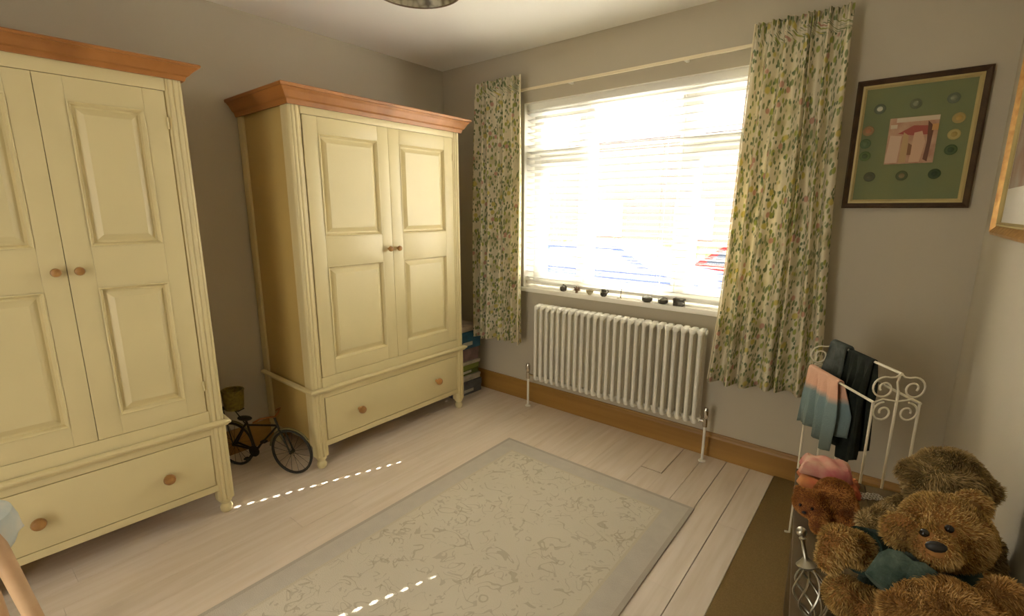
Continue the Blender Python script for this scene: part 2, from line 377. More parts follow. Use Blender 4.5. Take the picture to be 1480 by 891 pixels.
def curtain(label, top, bot, ztop, zbot, seed, folds):
    rr = random.Random(seed)
    root = thing('curtain', label, 'curtain', ((top[0]+top[1])/2, -.118, zbot), 0)
    nx, nz = 240, 36; ox = (top[0]+top[1])/2
    ph = [rr.uniform(0, 6.28) for _ in range(5)]
    vs = []; uvs = []
    prevx = None; U = [0.0]*(nz+1)
    def pos(s, t):      # s across, t from bottom (0) to top (1)
        x0 = bot[0]+(top[0]-bot[0])*t**.8; x1 = bot[1]+(top[1]-bot[1])*t**.8
        warp = .035*math.sin(2*PI*s*1.6+ph[0])+.02*math.sin(2*PI*s*3.3+ph[1]); s2 = s+warp*math.sin(PI*s)
        x = x0+(x1-x0)*s2 + .006*math.sin(5*t+ph[2]+s*9)
        amp = .026+.012*(1-t)
        y = amp*math.sin(2*PI*folds*s+ph[3]+.5*math.sin(3*t+s*7)) + .006*math.sin(2*PI*folds*1.7*s+ph[4]+t*2)
        if t > .955: y = y*.55 + .012*math.sin(2*PI*folds*3*s)
        zz = zbot+(ztop-zbot)*t + (.012*math.sin(6*s+ph[1]) if t == 0 else 0)
        return Vector((x-ox, y, zz-zbot))
    for i in range(nx+1):
        for j in range(nz+1):
            p = pos(i/nx, j/nz)
            if i: U[j] += (p - vs[(i-1)*(nz+1)+j]).length
            vs.append(p); uvs.append((U[j], p.z))
    fs = [(i*(nz+1)+j, (i+1)*(nz+1)+j, (i+1)*(nz+1)+j+1, i*(nz+1)+j+1) for i in range(nx) for j in range(nz)]
    me = bpy.data.meshes.new('cloth'); me.from_pydata([tuple(v) for v in vs], [], fs); me.materials.append(M['curtain'])
    uvl = me.uv_layers.new(name='UVMap')
    li = np.zeros(len(me.loops), dtype=np.int32); me.loops.foreach_get('vertex_index', li)
    uvl.data.foreach_set('uv', np.array(uvs)[li].astype(np.float32).ravel())
    me.polygons.foreach_set('use_smooth', [True]*len(me.polygons))
    o = bpy.data.objects.new('cloth', me); link(o, root)
    so = o.modifiers.new('s', 'SOLIDIFY'); so.thickness = .002
    e = 0 if 'right' in label else nx     # lining turned over the edge that faces the window
    inner = [vs[e*(nz+1)+j] for j in range(nz+1)]
    MB().tube([p+Vector((-.003 if e == 0 else .003, -.004, 0)) for p in inner], .0035, 6).build('lining_edge', M['lining'], root)
    return root
curtain('left floral curtain hanging between the second wardrobe and the window', (.462, .858), (.43, .875), 2.27, .462, 3, 6)
curtain('wide floral curtain right of the window, hanging behind the towel stand', (2.258, 2.625), (2.178, 2.70), 2.262, .505, 11, 6.5)

# ------------------------------------------------------------------ column radiator
NCOL = 25; rx0, rx1, rz0, rz1 = .995, 2.147, .222, .776
pt = (rx1-rx0)/NCOL
rad = thing('column_radiator', 'white column radiator on the wall under the window sill', 'radiator', ((rx0+rx1)/2, -.10, 0))
sec = MB(); yfs = (-.043, 0, .043)
for yy in yfs:
    sec.tube([(0, yy, rz0+.03), (0, yy, rz1-.03)], .0115, 10)
for zz, sg in ((rz0+.022, 1), (rz1-.022, -1)):
    pts = [(0, -.043-.0, zz+sg*.012), (0, -.036, zz), (0, 0, zz-sg*.006), (0, .036, zz), (0, .043, zz+sg*.012)]
    sec.tube(pts, [.0118, .017, .019, .017, .0118], 10)
    sec.tube([(-pt/2-.0005, 0, zz), (pt/2+.0005, 0, zz)], .0145, 10)
secm = sec.mesh('column_section', M['radiator'])
for k in range(NCOL):
    o = bpy.data.objects.new('column_section', secm); link(o, rad); o.location = (rx0+pt*(k+.5)-(rx0+rx1)/2, 0, 0)
for sx, dx in ((-1, -.072), (1, .036)):
    xe = (rx1-rx0)/2*sx; xx = xe+dx
    xx = (.926 if sx < 0 else 2.178)-(rx0+rx1)/2
    v = MB().tube([(xe, 0, rz0+.022), (xx, 0, rz0+.022)], .008, 8)
    v.lathe([(.0, .21), (.013, .212), (.013, .26), (.010, .262), (.016, .275), (.017, .31), (.012, .325), (0, .327)], (xx, 0, .0), n=14).build('valve', M['chrome'], rad)
    MB().tube([(xx, 0, 0), (xx, 0, .215)], .0075, 10).lathe([(.02, .0), (.02, .006), (.008, .012)], (xx, 0, 0), n=14).build('pipe', M['radiator'], rad)
for xx in (-.4, .4): MB().box(xx-.012, xx+.012, .03, .0995, .6, .63, .002).build('wall_bracket', M['radiator'], rad)

# ------------------------------------------------------------------ wardrobes
def raised_door(x0, x1, z0, z1, panels, y, parent, knob_x, name='door'):
    """front faces -Y local; y is the front face. panels: [(px0,px1,pz0,pz1)]"""
    b = MB(); t = .022
    zz = [z0] + [v for p in sorted(panels, key=lambda p: p[2]) for v in (p[2], p[3])] + [z1]
    px0, px1 = panels[0][0], panels[0][1]
    b.box(x0, px0, y, y+t, z0, z1, .0015).box(px1, x1, y, y+t, z0, z1, .0015)
    for i in range(0, len(zz), 2): b.box(px0, px1, y, y+t, zz[i], zz[i+1], .0015)
    d = b.build(name, M['cream'], parent)
    for (a, c, e, f) in panels:
        q = MB()
        rings = [(0, -.002), (.004, -.003), (.009, .003), (.014, .015), (.018, .017), (.042, .004), (.044, .003)]
        vs = []; fs = []
        for ins, dep in rings:
            vs += [(a+ins, y+dep, e+ins), (c-ins, y+dep, e+ins), (c-ins, y+dep, f-ins), (a+ins, y+dep, f-ins)]
        for i in range(len(rings)-1):
            for k in range(4): fs.append((i*4+k, i*4+(k+1) % 4, (i+1)*4+(k+1) % 4, (i+1)*4+k))
        n = (len(rings)-1)*4; fs.append((n, n+1, n+2, n+3))
        q.add(vs, fs); q.box(a-.002, c+.002, y+.015, y+.021, e-.002, f+.002)
        o = q.build('panel', M['cream'], d, smooth=False)
    knob(knob_x, y, 1.187, .016, d)
    hx = x0 if knob_x > (x0+x1)/2 else x1
    for hz in (z0+.12, z1-.12): MB().lathe([(.0, -.022), (.004, -.022), (.004, .022), (0, .022)], (hx, y-.002, hz), n=8).build('hinge', M['cream'], d)
    return d
def knob(x, y, z, r, parent):
    pr = [(.45*r, 0), (.42*r, .5*r), (.55*r, .8*r), (.95*r, 1.1*r), (1.0*r, 1.45*r), (.85*r, 1.85*r), (.4*r, 2.05*r), (0, 2.1*r)]
    vs = MB(); n = 16; P = []; F_ = []
    for rr_, h in pr:
        for k in range(n): P.append((x+rr_*math.cos(2*PI*k/n), y-h, z+rr_*math.sin(2*PI*k/n)))
    for i in range(len(pr)-1):
        for k in range(n): F_.append((i*n+k, i*n+(k+1) % n, (i+1)*n+(k+1) % n, (i+1)*n+k))
    vs.add(P, F_); return vs.build('knob', M['pine_knob'], parent)
def wardrobe(label, loc, rz, Wd, D, split, zt, zc, loinner, dk, kz=.277, group=None):
    """local: x 0..Wd from far-left post to right, front at y=-D, back at y=0; facing -Y local"""
    r = thing('wardrobe', label, 'wardrobe', loc, rz, group)
    pw = .064; zm = .452; zb = .125
    y = -D
    # carcass panels
    c = MB(); c.box(.012, .03, y+.046, 0, zb, zt, .001).box(Wd-.03, Wd-.012, y+.046, 0, zb, zt, .001).box(.02, Wd-.02, -.012, 0, zb, zt)
    c.box(.02, Wd-.02, y+.03, -.01, zt-.02, zt).box(.02, Wd-.02, y+.03, -.01, zb, zb+.02).box(.02, Wd-.02, y+.03, -.01, zm-.01, zm+.01)
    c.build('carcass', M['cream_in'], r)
    # side frame rails (front and back stiles seen on the end panel)
    for xx in (0, Wd-.014):
        MB().box(xx, xx+.014, y+.046, y+.082, zb, zt, .002).box(xx, xx+.014, -.06, 0, zb, zt, .002).build('side_stile', M['cream'], r)
    # front face frame
    for (za, zc_) in ((1.866, zt), (.405, .520), (zb, .156)): MB().box(pw-.004, Wd-pw+.004, y+.004, y+.024, za, zc_, .001).build('face_rail', M['cream'], r)
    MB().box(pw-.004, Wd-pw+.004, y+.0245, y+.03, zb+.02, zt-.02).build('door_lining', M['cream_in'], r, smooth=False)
    # rounded corner posts with two shallow reeds and small turned feet
    for s, x0 in ((0, 0), (1, Wd-pw)):
        for nm_, zl, zh, grow in (('corner_post', zm, zt, 0), ('lower_post', .070, zm-.008, .003)):
            p = MB(); pts = []
            xa, xb, yf, yb = x0-grow, x0+pw+grow, y+.004-grow, y+.050
            prof_ = [(xa, yb), (xa, yf+.016)]
            for q in range(1, 6):
                a = PI/2*q/5; prof_.append((xa+.012*(1-math.cos(a)), yf+.016-.014*math.sin(a)))
            for c_ in (.36, .64):
                for q in range(7):
                    a = PI*q/6; prof_.append((x0+pw*c_-.0085*math.cos(a), yf+.003-.0055*math.sin(a)))
            for q in range(0, 6):
                a = PI/2*(1-q/5); prof_.append((xb-.012*(1-math.cos(a)), yf+.016-.014*math.sin(a)))
            prof_ += [(xb, yb)]
            p.prism(prof_, zl, zh); p.build(nm_, M['cream'], r)
    for x0 in (0, Wd-pw):
        for yy in (y+.028, -.04):
            MB().lathe([(.019, 0), (.025, .008), (.027, .022), (.023, .036), (.018, .042), (.019, .048), (.027, .054), (.029, .071)], (x0+pw/2, yy, 0), n=20).build('foot', M['cream'], r)
        MB().box(x0+.002, x0+pw-.002, -.066, -.001, .068, zb+.01, .003).build('back_post', M['cream'], r)
    # waist moulding round front and sides
    m = MB(); prof = [(0, zm-.018), (.006, zm-.015), (.012, zm-.007), (.019, zm-.001), (.020, zm+.006), (.014, zm+.011), (.005, zm+.014), (0, zm+.015)]
    def moulding(mb, prof, inset=0):
        vs = []; fs = []; n = len(prof)
        for (sx, sy, cx, cy) in ((-1, 0, 0, 0), (-1, -1, 0, y), (1, -1, Wd, y), (1, 0, Wd, 0)):
            for o_, z_ in prof: vs.append((cx+sx*o_, cy+sy*o_, z_))
        for a in range(3):
            for k in range(n-1): fs.append((a*n+k, a*n+k+1, (a+1)*n+k+1, (a+1)*n+k))
        mb.add(vs, fs)
    moulding(m, prof); m.build('waist_moulding', M['cream'], r, smooth=False)
    # pine cornice
    k = MB(); h = zc-zt; prof = [(-.002, zt-.004), (.008, zt-.004), (.012, zt+.12*h), (.014, zt+.2*h), (.022, zt+.28*h), (.038, zt+.62*h), (.046, zt+.74*h), (.048, zt+.78*h), (.055, zt+.80*h), (.057, zc-.004), (.053, zc), (-.01, zc)]
    moulding(k, prof); k.box(0, Wd, y, 0, zc-.012, zc-.002); k.build('cornice', M['pine'], r, smooth=False)
    # doors
    dx0, dx1 = pw+.002, Wd-pw-.002
    for (a, c_, kx) in ((dx0, split-.0009, split-.032), (split+.0009, dx1, split+.032)):
        raised_door(a, c_, .522, 1.864, [(a+.076, c_-.070, .600, 1.118), (a+.076, c_-.070, 1.272, 1.786)], y+.004, r, kx)
    # drawer
    d = MB().box(dx0+.002, dx1-.002, y+.002, y+.022, .160, .402, .003).build('drawer', M['cream'], r)
    for kx in dk: knob(kx, y+.002, kz, .023, d)
    return r
# local +x must run along world +y and the front (-y local) face world +x: rotate by +90 deg
wardrobe('cream wardrobe with pine cornice in front of the window corner, small bicycle at its side', (.012, -1.541, 0), PI/2, 1.133, .568, .566, 1.905, 1.985, 0, (.272, .870))
w1 = wardrobe('cream wardrobe nearest the camera, cut off by the left edge of the picture', (0, 0, 0), PI/2, .876, .575, .438, 1.915, 1.972, 0, (.233, .635))
# place by its front right corner
th = math.radians(-3.33); R = Matrix.Rotation(PI/2+th, 3, 'Z')
fr_local = Vector((.876, -.575, 0)); tgt = Vector((.592, -1.974, 0)); w1.rotation_euler = (0, 0, PI/2+th); w1.location = tgt - R @ fr_local

# ------------------------------------------------------------------ rug and carpet
rg = MB().box(-.575, .575, -.93, .93, 0, .009, .003).build('rug', M['rug'], loc=(1.724, -1.520, .0004))
tag(rg, 'pale beige rug with faint scrolling pattern and greyer border on the floorboards', 'rug')
mt = MB().box(2.535, W-.021, -3.6, -.024, .0006, .008, .002).build('carpet_runner', M['mat'])
tag(mt, 'flat brown carpet strip along the right wall', 'carpet')

# ------------------------------------------------------------------ pendant ceiling light
pc = (1.44, -1.47); pz = 2.185
def shade_mat():
    m = mat('mosaic_shade', (196, 184, 150), .4, trans=.2); nt = m.node_tree; N = nt.nodes; L = nt.links
    v = N.new('ShaderNodeTexVoronoi'); v.inputs['Scale'].default_value = 34; tc = N.new('ShaderNodeTexCoord'); L.new(tc.outputs['Object'], v.inputs[0])
    r = N.new('ShaderNodeValToRGB'); r.color_ramp.elements[0].color = (*s2l((206, 198, 170)), 1); r.color_ramp.elements[1].color = (*s2l((96, 84, 56)), 1)
    r.color_ramp.elements[0].position = .3; r.color_ramp.elements[1].position = .75
    L.new(v.outputs['Distance'], r.inputs[0]); L.new(r.outputs[0], N['Principled BSDF'].inputs['Base Color']); return m
lp = thing('pendant_lamp', 'ceiling pendant with patterned beige and brown shade at the top edge', 'lamp', (pc[0], pc[1], pz))
sh = MB(); prof = [(.160, 0), (.161, .006), (.155, .012), (.14, .045), (.11, .085), (.07, .115), (.03, .13), (.03, .127), (.068, .112), (.107, .082), (.136, .043), (.150, .010), (.156, 0)]
vs = []; fs = []; n = 48
for r_, h_ in prof:
    for k in range(n): vs.append((r_*math.cos(2*PI*k/n), r_*math.sin(2*PI*k/n), h_))
for i in range(len(prof)):
    j = (i+1) % len(prof)
    for k in range(n): fs.append((i*n+k, i*n+(k+1) % n, j*n+(k+1) % n, j*n+k))
sh.add(vs, fs).build('lamp_shade', shade_mat(), lp)
MB().tube([(.161*math.cos(2*PI*k/48), .161*math.sin(2*PI*k/48), 0) for k in range(48)], .004, 6, True).build('rim', simple('shade_rim', (112, 92, 72), .4), lp)
MB().tube([(0, 0, .12), (0, 0, H-pz)], .004, 6).lathe([(.0, H-pz-.03), (.045, H-pz-.025), (.05, H-pz)], n=20).build('flex', M['white'], lp)
MB().ball((0, 0, .075), (.028, .028, .035), 2).build('bulb', M['white'], lp)

# ------------------------------------------------------------------ pictures
def flat_poly(pts, y, mb): mb.add([(x_, y, z_) for x_, z_ in pts], [tuple(range(len(pts)))]); return mb
def frame(name, label, w_, h_, fw, fd, mat_o, mat_i, back, loc, rz, inner=.012):
    r = thing(name, label, 'picture', loc, rz)
    f = MB(); prof = [(0, 0), (0, -fd*.8), (fw*.3, -fd), (fw*.6, -fd*.8), (fw, -fd*.5), (fw, 0)]
    def ring(mb, prof, ox=0):
        vs = []; fs = []; n = len(prof)
        for sx, sz in ((-1, -1), (1, -1), (1, 1), (-1, 1)):
            for a, d in prof: vs.append((sx*(w_/2-a-ox), d, sz*(h_/2-a-ox)))
        for q in range(4):
            for k in range(n-1): fs.append((q*n+k, q*n+k+1, ((q+1) % 4)*n+k+1, ((q+1) % 4)*n+k))
        mb.add(vs, fs)
    ring(f, prof); f.build('frame', mat_o, r, smooth=False)
    g_ = MB(); ring(g_, [(0, -fd*.55), (inner*.5, -fd*.62), (inner, -fd*.35), (inner, -.003)], fw); g_.build('frame_slip', mat_i, r, smooth=False)
    MB().box(-w_/2+fw*.5, w_/2-fw*.5, -.006, -.001, -h_/2+fw*.5, h_/2-fw*.5).build('mount', back, r, smooth=False)
    return r
pw_, ph_ = .432, .545
p1 = frame('framed_picture', 'dark-framed picture with green mount, central photo and ring of medallions, right of the curtain', pw_, ph_, .022, .022, M['framedark'], M['giltpale'], M['green'], (2.886, -.002, 1.694), 0, .016)
def med(x_, z_, r_, col, col2, par=p1, nm='medallion'):
    o = MB().lathe([(0, 0), (r_, 0), (r_, .002), (r_*.85, .0035), (r_*.8, .002), (r_*.45, .003), (0, .004)], (0, 0, 0), 'y', 20).build(nm, simple('med_%d_%d_%d' % col, col, .6), par)
    o.scale = (1, -1, 1); o.location = (x_, -.006, z_)
    MB().lathe([(0, 0), (r_*.5, 0), (r_*.4, .002), (0, .003)], (0, .004, 0), 'y', 12).build('medallion_centre', simple('med_%d_%d_%d' % col2, col2, .6), o)
# photo-read pixel positions turned into picture coordinates (x right, z up)
meds = [(-.125, .150, (96, 104, 78), (186, 190, 164)), (-.005, .157, (104, 108, 74), (128, 130, 98)), (.112, .164, (98, 106, 80), (124, 130, 100)),
        (-.155, .062, (148, 118, 76), (172, 120, 80)), (-.160, .008, (84, 104, 62), (96, 114, 70)), (-.155, -.045, (90, 110, 58), (80, 96, 52)),
        (.138, .085, (160, 140, 80), (176, 146, 76)), (.132, .022, (166, 150, 90), (150, 132, 70)), (.130, -.038, (72, 92, 48), (60, 80, 44)),
        (-.128, -.135, (84, 88, 58), (92, 92, 62)), (-.015, -.135, (78, 88, 50), (126, 112, 72)), (.092, -.132, (56, 74, 38), (50, 66, 36))]
for mx_, mz_, c1, c2 in meds: med(mx_, mz_, .021, c1, c2)
ph = MB().box(-.083, .080, -.0085, -.006, -.085, .105).build('photograph', simple('photo_paper', (186, 152, 120), .5, c2=(160, 112, 82), scale=24), p1, smooth=False)
bits = [([(-.06, .086), (.080, .086), (.080, .104), (-.06, .104)], (196, 180, 150)), ([(-.05, .04), (.0, .07), (.055, .065), (.06, .03), (0, .03)], (150, 72, 56)),
        ([(-.082, -.08), (-.04, -.08), (-.035, .03), (-.075, .035)], (196, 166, 138)), ([(-.035, -.08), (-.01, -.08), (-.012, .03), (-.03, .045)], (176, 146, 98)),
        ([(.0, -.08), (.035, -.08), (.045, .0), (.03, .045), (.005, .04)], (196, 160, 128)), ([(.045, -.07), (.06, -.08), (.066, .06), (.045, .085), (.05, .0)], (96, 58, 36)),
        ([(-.01, -.05), (.003, -.05), (.003, -.01), (-.01, 0)], (122, 82, 46)), ([(.06, .045), (.08, .045), (.08, .07), (.06, .07)], (190, 140, 80)), ([(-.078, .062), (-.055, .062), (-.055, .078), (-.078, .078)], (196, 180, 150))]
for k, (poly, col) in enumerate(bits):
    MB().prism(poly, -.0086-.0002*(k+1), -.0084, 'y').build('print_area', simple('pr_%d_%d_%d' % col, col, .6), ph, smooth=False)
p2 = frame('framed_picture', 'gilt-framed picture on the right wall, cut off by the picture edge', .80, .64, .03, .028, M['gold'], M['giltpale'], simple('pale_mount', (206, 200, 186), .8), (W-.002, -.405-.40, 1.65), -PI/2, .012)
MB().box(-.34, .34, -.0075, -.006, -.17, .26).build('print', simple('faded_print', (150, 140, 120), .7, c2=(132, 96, 70), scale=9), p2, smooth=False)

# ------------------------------------------------------------------ ornaments on the sill
SZ = WZ0+.0005; orn_group = None
sd = simple('pewter', (104, 100, 88), .35, metal=.6, c2=(66, 62, 52), scale=60)
sb = simple('brown_shell', (150, 124, 96), .5, c2=(104, 80, 58), scale=50)
sp_ = simple('pale_stoneware', (196, 184, 152), .5, c2=(160, 146, 112), scale=50)
def sill_thing(name, label, x_, cat='ornament'):
    return thing(name, label, cat, (x_, -.006, SZ))
t = sill_thing('trinket_box', 'round dark trinket box at the left end of the sill ornaments', 1.150)
MB().lathe([(.012, 0), (.020, .004), (.024, .016), (.023, .024)], n=18).build('base', sd, t); MB().lathe([(.024, .0245), (.024, .03), (.018, .038), (.006, .042), (.005, .048), (0, .05)], n=18).build('lid', sd, t)
t = sill_thing('shell_ornament', 'brownish spiky shell ornament second from left on the sill', 1.258)
s = MB().ball((0, 0, .022), (.014, .012, .02), 2)
for k in range(9):
    a = PI*k/8; s.tube([(0, 0, .02), (.03*math.cos(a), .006*math.sin(3*k), .02+.026*math.sin(a)+.0)], [.008, .002], 6)
s.tube([(0, 0, .012), (0, 0, 0)], [.008, .012], 8).build('shell', sb, t)
t = sill_thing('small_bowl', 'small pale cream bowl among the sill ornaments', 1.356, 'bowl')
MB().lathe([(.010, 0), (.012, .004), (.022, .014), (.026, .028), (.028, .030), (.024, .029), (.018, .014), (0, .007)], n=20).build('bowl', sp_, t)
MB().ball((0, 0, .022), (.018, .018, .008), 2).build('contents', sb, t)
t = sill_thing('miniature_jug', 'small dark tilted jug fourth from left on the sill', 1.458, 'jug')
MB().lathe([(.014, 0), (.022, .010), (.024, .024), (.016, .036), (.018, .044), (.014, .043), (.012, .034), (0, .02)], n=18).build('body', sd, t)
MB().tube([(.016, 0, .040), (.030, 0, .046), (.034, 0, .034), (.023, 0, .018)], .003, 6).build('handle', sd, t)
t = sill_thing('bird_figurine', 'tiny thin standing wire figure alone in the middle of the sill', 1.575, 'figurine')
MB().lathe([(.016, 0), (.016, .003), (.004, .005)], (-.006, 0, 0), n=14).build('base', sp_, t)
MB().tube([(.002, 0, .004), (.004, 0, .03), (.006, 0, .056)], [.003, .0022, .0026], 6).ball((.008, 0, .056), (.006, .003, .004), 1).build('body', sd, t)
t = sill_thing('trinket_dish', 'wide dark oval lidded dish, first of the three right sill ornaments', 1.753, 'dish')
MB().lathe([(.018, 0), (.028, .006), (.033, .018), (.032, .022)], n=20).build('base', sd, t); MB().lathe([(.033, .0225), (.031, .028), (.018, .036), (0, .040)], n=20).build('lid', sd, t)
t = sill_thing('trinket_dish', 'dark oval dish with pale spot, between the wide dish and square box', 1.852, 'dish')
MB().lathe([(.018, 0), (.027, .006), (.031, .018), (.030, .024)], n=20).build('base', sd, t); MB().lathe([(.030, .0245), (.026, .032), (.014, .038), (0, .040)], n=20).build('lid', simple('pewter_light', (130, 126, 112), .35, metal=.5, c2=(72, 68, 58), scale=50), t)
t = sill_thing('square_box', 'square dark trinket box at the right end of the sill ornaments', 1.948)
MB().box(-.029, .029, -.02, .02, 0, .030, .002).build('base', sd, t); MB().box(-.031, .031, -.022, .022, .0305, .044, .003).build('lid', sd, t)

# ------------------------------------------------------------------ stack in the corner beside the wardrobe
stack = [('storage_box', 'grey-blue storage box at the bottom of the corner stack', (.10, .44, -.36, -.07), .0, .105, (112, 116, 124)),
         ('board_game_box', 'white-sided box second from bottom of the corner stack', (.09, .43, -.37, -.07), .106, .150, (206, 200, 186)),
         ('storage_box', 'green and dark box in the middle of the corner stack', (.10, .42, -.36, -.08), .151, .235, (92, 108, 46)),
         ('board_game_box', 'thin white box above the green one in the corner stack', (.09, .43, -.36, -.07), .236, .262, (216, 208, 190)),
         ('storage_box', 'dusky pink box below the blue one in the corner stack', (.10, .42, -.36, -.08), .263, .365, (146, 118, 118)),
         ('storage_box', 'bright blue box near the top of the corner stack', (.10, .435, -.36, -.07), .366, .500, (44, 104, 134)),
         ('board_game_box', 'pale pinkish box lid on top of the corner stack', (.10, .43, -.35, -.08), .501, .545, (200, 182, 162))]
for k, (nm, lab, (x0, x1, y0, y1), z0, z1, col) in enumerate(stack):
    cx_, cy_ = (x0+x1)/2, (y0+y1)/2
    t = thing(nm, lab, 'box', (cx_, cy_, z0), random.uniform(-.03, .03))
    a, c_ = (x1-x0)/2, (y1-y0)/2; h_ = z1-z0
    mm = simple('box_%d' % k, col, .6, c2=tuple(int(v*.75) for v in col), scale=14)
    MB().box(-a+.003, a-.003, -c_+.003, c_-.003, 0, h_*.72, .003).build('base', mm, t)
    MB().box(-a, a, -c_, c_, h_*.5, h_-.0005, .004).build('lid', mm if k != 2 else simple('lime_lid', (126, 140, 60), .5), t)
    if k in (0, 2, 5): MB().box(a-.001, a+.0015, -.05, .05, h_*.2, h_*.42, .0005).build('side_label', simple('label_pale', (190, 190, 176), .6), t)

# ------------------------------------------------------------------ miniature bicycle
bk = thing('toy_bicycle', 'small dark metal ornamental bicycle parked between the two wardrobes', 'bicycle', (.49, -1.640, 0), math.atan2(-.42, -.91))
# local x runs from the front wheel back to the rear wheel
def wheel(x_, r_):
    r_ -= .0015
    w_ = MB().tube([(r_*math.cos(2*PI*k/40), 0, r_+.0055+r_*math.sin(2*PI*k/40)) for k in range(40)], .0072, 8, True).build('wheel', M['rubber'], bk, loc=(x_, 0, 0))
    s_ = MB()
    for k in range(16):
        a = 2*PI*k/16; s_.tube([(0, .008*(-1)**k, r_+.0055), (r_*.97*math.cos(a+.1), 0, r_+.0055+r_*.97*math.sin(a+.1))], .0009, 4)
    s_.build('spokes', M['iron'], w_); MB().lathe([(.010, -.014), (.010, .014)], (0, 0, r_+.0055), 'y', 12).build('hub', M['iron'], w_)
    fd = MB().tube([((r_+.014)*math.cos(a), 0, r_+.0055+(r_+.014)*math.sin(a)) for a in np.linspace(.15 if x_ == 0 else .2, 2.5, 16)], .006, 6).build('mudguard', simple('mudguard_metal', (120, 112, 76), .35, metal=.5), bk, loc=(x_, 0, 0))
wheel(0, .122); wheel(.37, .122)
f = MB(); hd = (.075, 0, .27); bb = (.235, 0, .105); se = (.275, 0, .265); rh = (.37, 0, .1275)
for a_, c_ in ((hd, bb), (hd, (.27, 0, .25)), (se, bb), (bb, (.37, .014, .1275)), (bb, (.37, -.014, .1275)), (se, (.37, .014, .1275)), (se, (.37, -.014, .1275))): f.tube([a_, c_], .0058, 8)
f.build('frame', M['iron'], bk)
MB().tube([(.0, .014, .1275), (.045, .014, .235), (.07, 0, .25), (.045, -.014, .235), (0, -.014, .1275)], .0045, 8).tube([(.066, 0, .24), (.09, 0, .315)], .006, 8).build('fork', M['iron'], bk)
MB().tube([(.15, .085, .315), (.115, .075, .335), (.09, .03, .33), (.088, 0, .318), (.09, -.03, .33), (.115, -.075, .335), (.15, -.085, .315)], .005, 8).build('handlebar', M['copper'], bk)
sd_ = MB().ball((.285, 0, .288), (.045, .026, .012), 2).tube([(.275, 0, .26), (.28, 0, .285)], .006, 6).build('saddle', M['rubber'], bk)
pdl = MB().lathe([(.032, -.003), (.032, .003)], (.235, .012, .105), 'y', 20).tube([(.235, .02, .105), (.262, .02, .07)], .004, 6).tube([(.235, -.02, .105), (.208, -.02, .14)], .004, 6)
pdl.build('crank', M['iron'], bk)
for px_, py_, pz_ in ((.262, .035, .068), (.208, -.035, .142)): MB().box(px_-.016, px_+.016, py_-.012, py_+.012, pz_-.005, pz_+.005, .002).build('pedal', M['rubber'], bk)
MB().box(.30, .43, -.022, .022, .332, .339, .002).tube([(.33, .015, .335), (.28, .0, .25)], .003, 6).tube([(.41, .015, .335), (.37, .014, .1275)], .003, 6).build('carrier', M['iron'], bk)
kb = MB().tube([(.345+.055*math.cos(a), .05*math.sin(a), .445) for a in np.linspace(0, 2*PI, 24)[:-1]], .005, 6, True)
kb.build('basket_rim', simple('yellow_wicker', (128, 112, 34), .8, c2=(92, 76, 20), scale=60), bk)
MB().lathe([(.046, .340), (.048, .35), (.055, .445), (.051, .445), (.044, .352), (0, .348)], (.345, 0, 0), n=24).build('basket', M['yellow_wicker'], bk)

# ------------------------------------------------------------------ bench with teddy bears
TZ = .55
e0 = Vector((2.724, -.975, 0)); ang = math.atan2(.135, -1.0) # direction of the long edge towards the camera
dl = Vector((.1338, -.991, 0)); dw = Vector((.991, .1338, 0))
bn = thing('bench', 'dark brown low wooden bench along the right wall carrying the teddy bears', 'bench', e0, math.atan2(dw.y, dw.x))
Lb, Wb = 1.14, .285
for k in range(3):
    MB().box(k*Wb/3+.001, (k+1)*Wb/3-.001, -Lb, 0, TZ-.022, TZ, .002).build('top_board', M['bench'], bn)
MB().box(.02, Wb-.02, -Lb+.03, -Lb+.05, TZ-.10, TZ-.023, .002).box(.02, Wb-.02, -.05, -.03, TZ-.10, TZ-.023, .002).box(.02, .04, -Lb+.03, -.03, TZ-.10, TZ-.023, .002).box(Wb-.04, Wb-.02, -Lb+.03, -.03, TZ-.10, TZ-.023, .002).build('apron', M['bench'], bn)
for lx in (.035, Wb-.035):
    for ly in (-.05, -Lb+.05): MB().lathe([(.014, .0), (.018, .02), (.022, .3), (.016, .33), (.024, .36), (.024, TZ-.023)], (lx, ly, .0085), n=12).build('leg', M['bench'], bn)
# fix: legs reach exactly to top
for o in bn.children:
    if o.name.startswith('leg'): o.scale = (1, 1, 1); o.location = (0, 0, -.0)

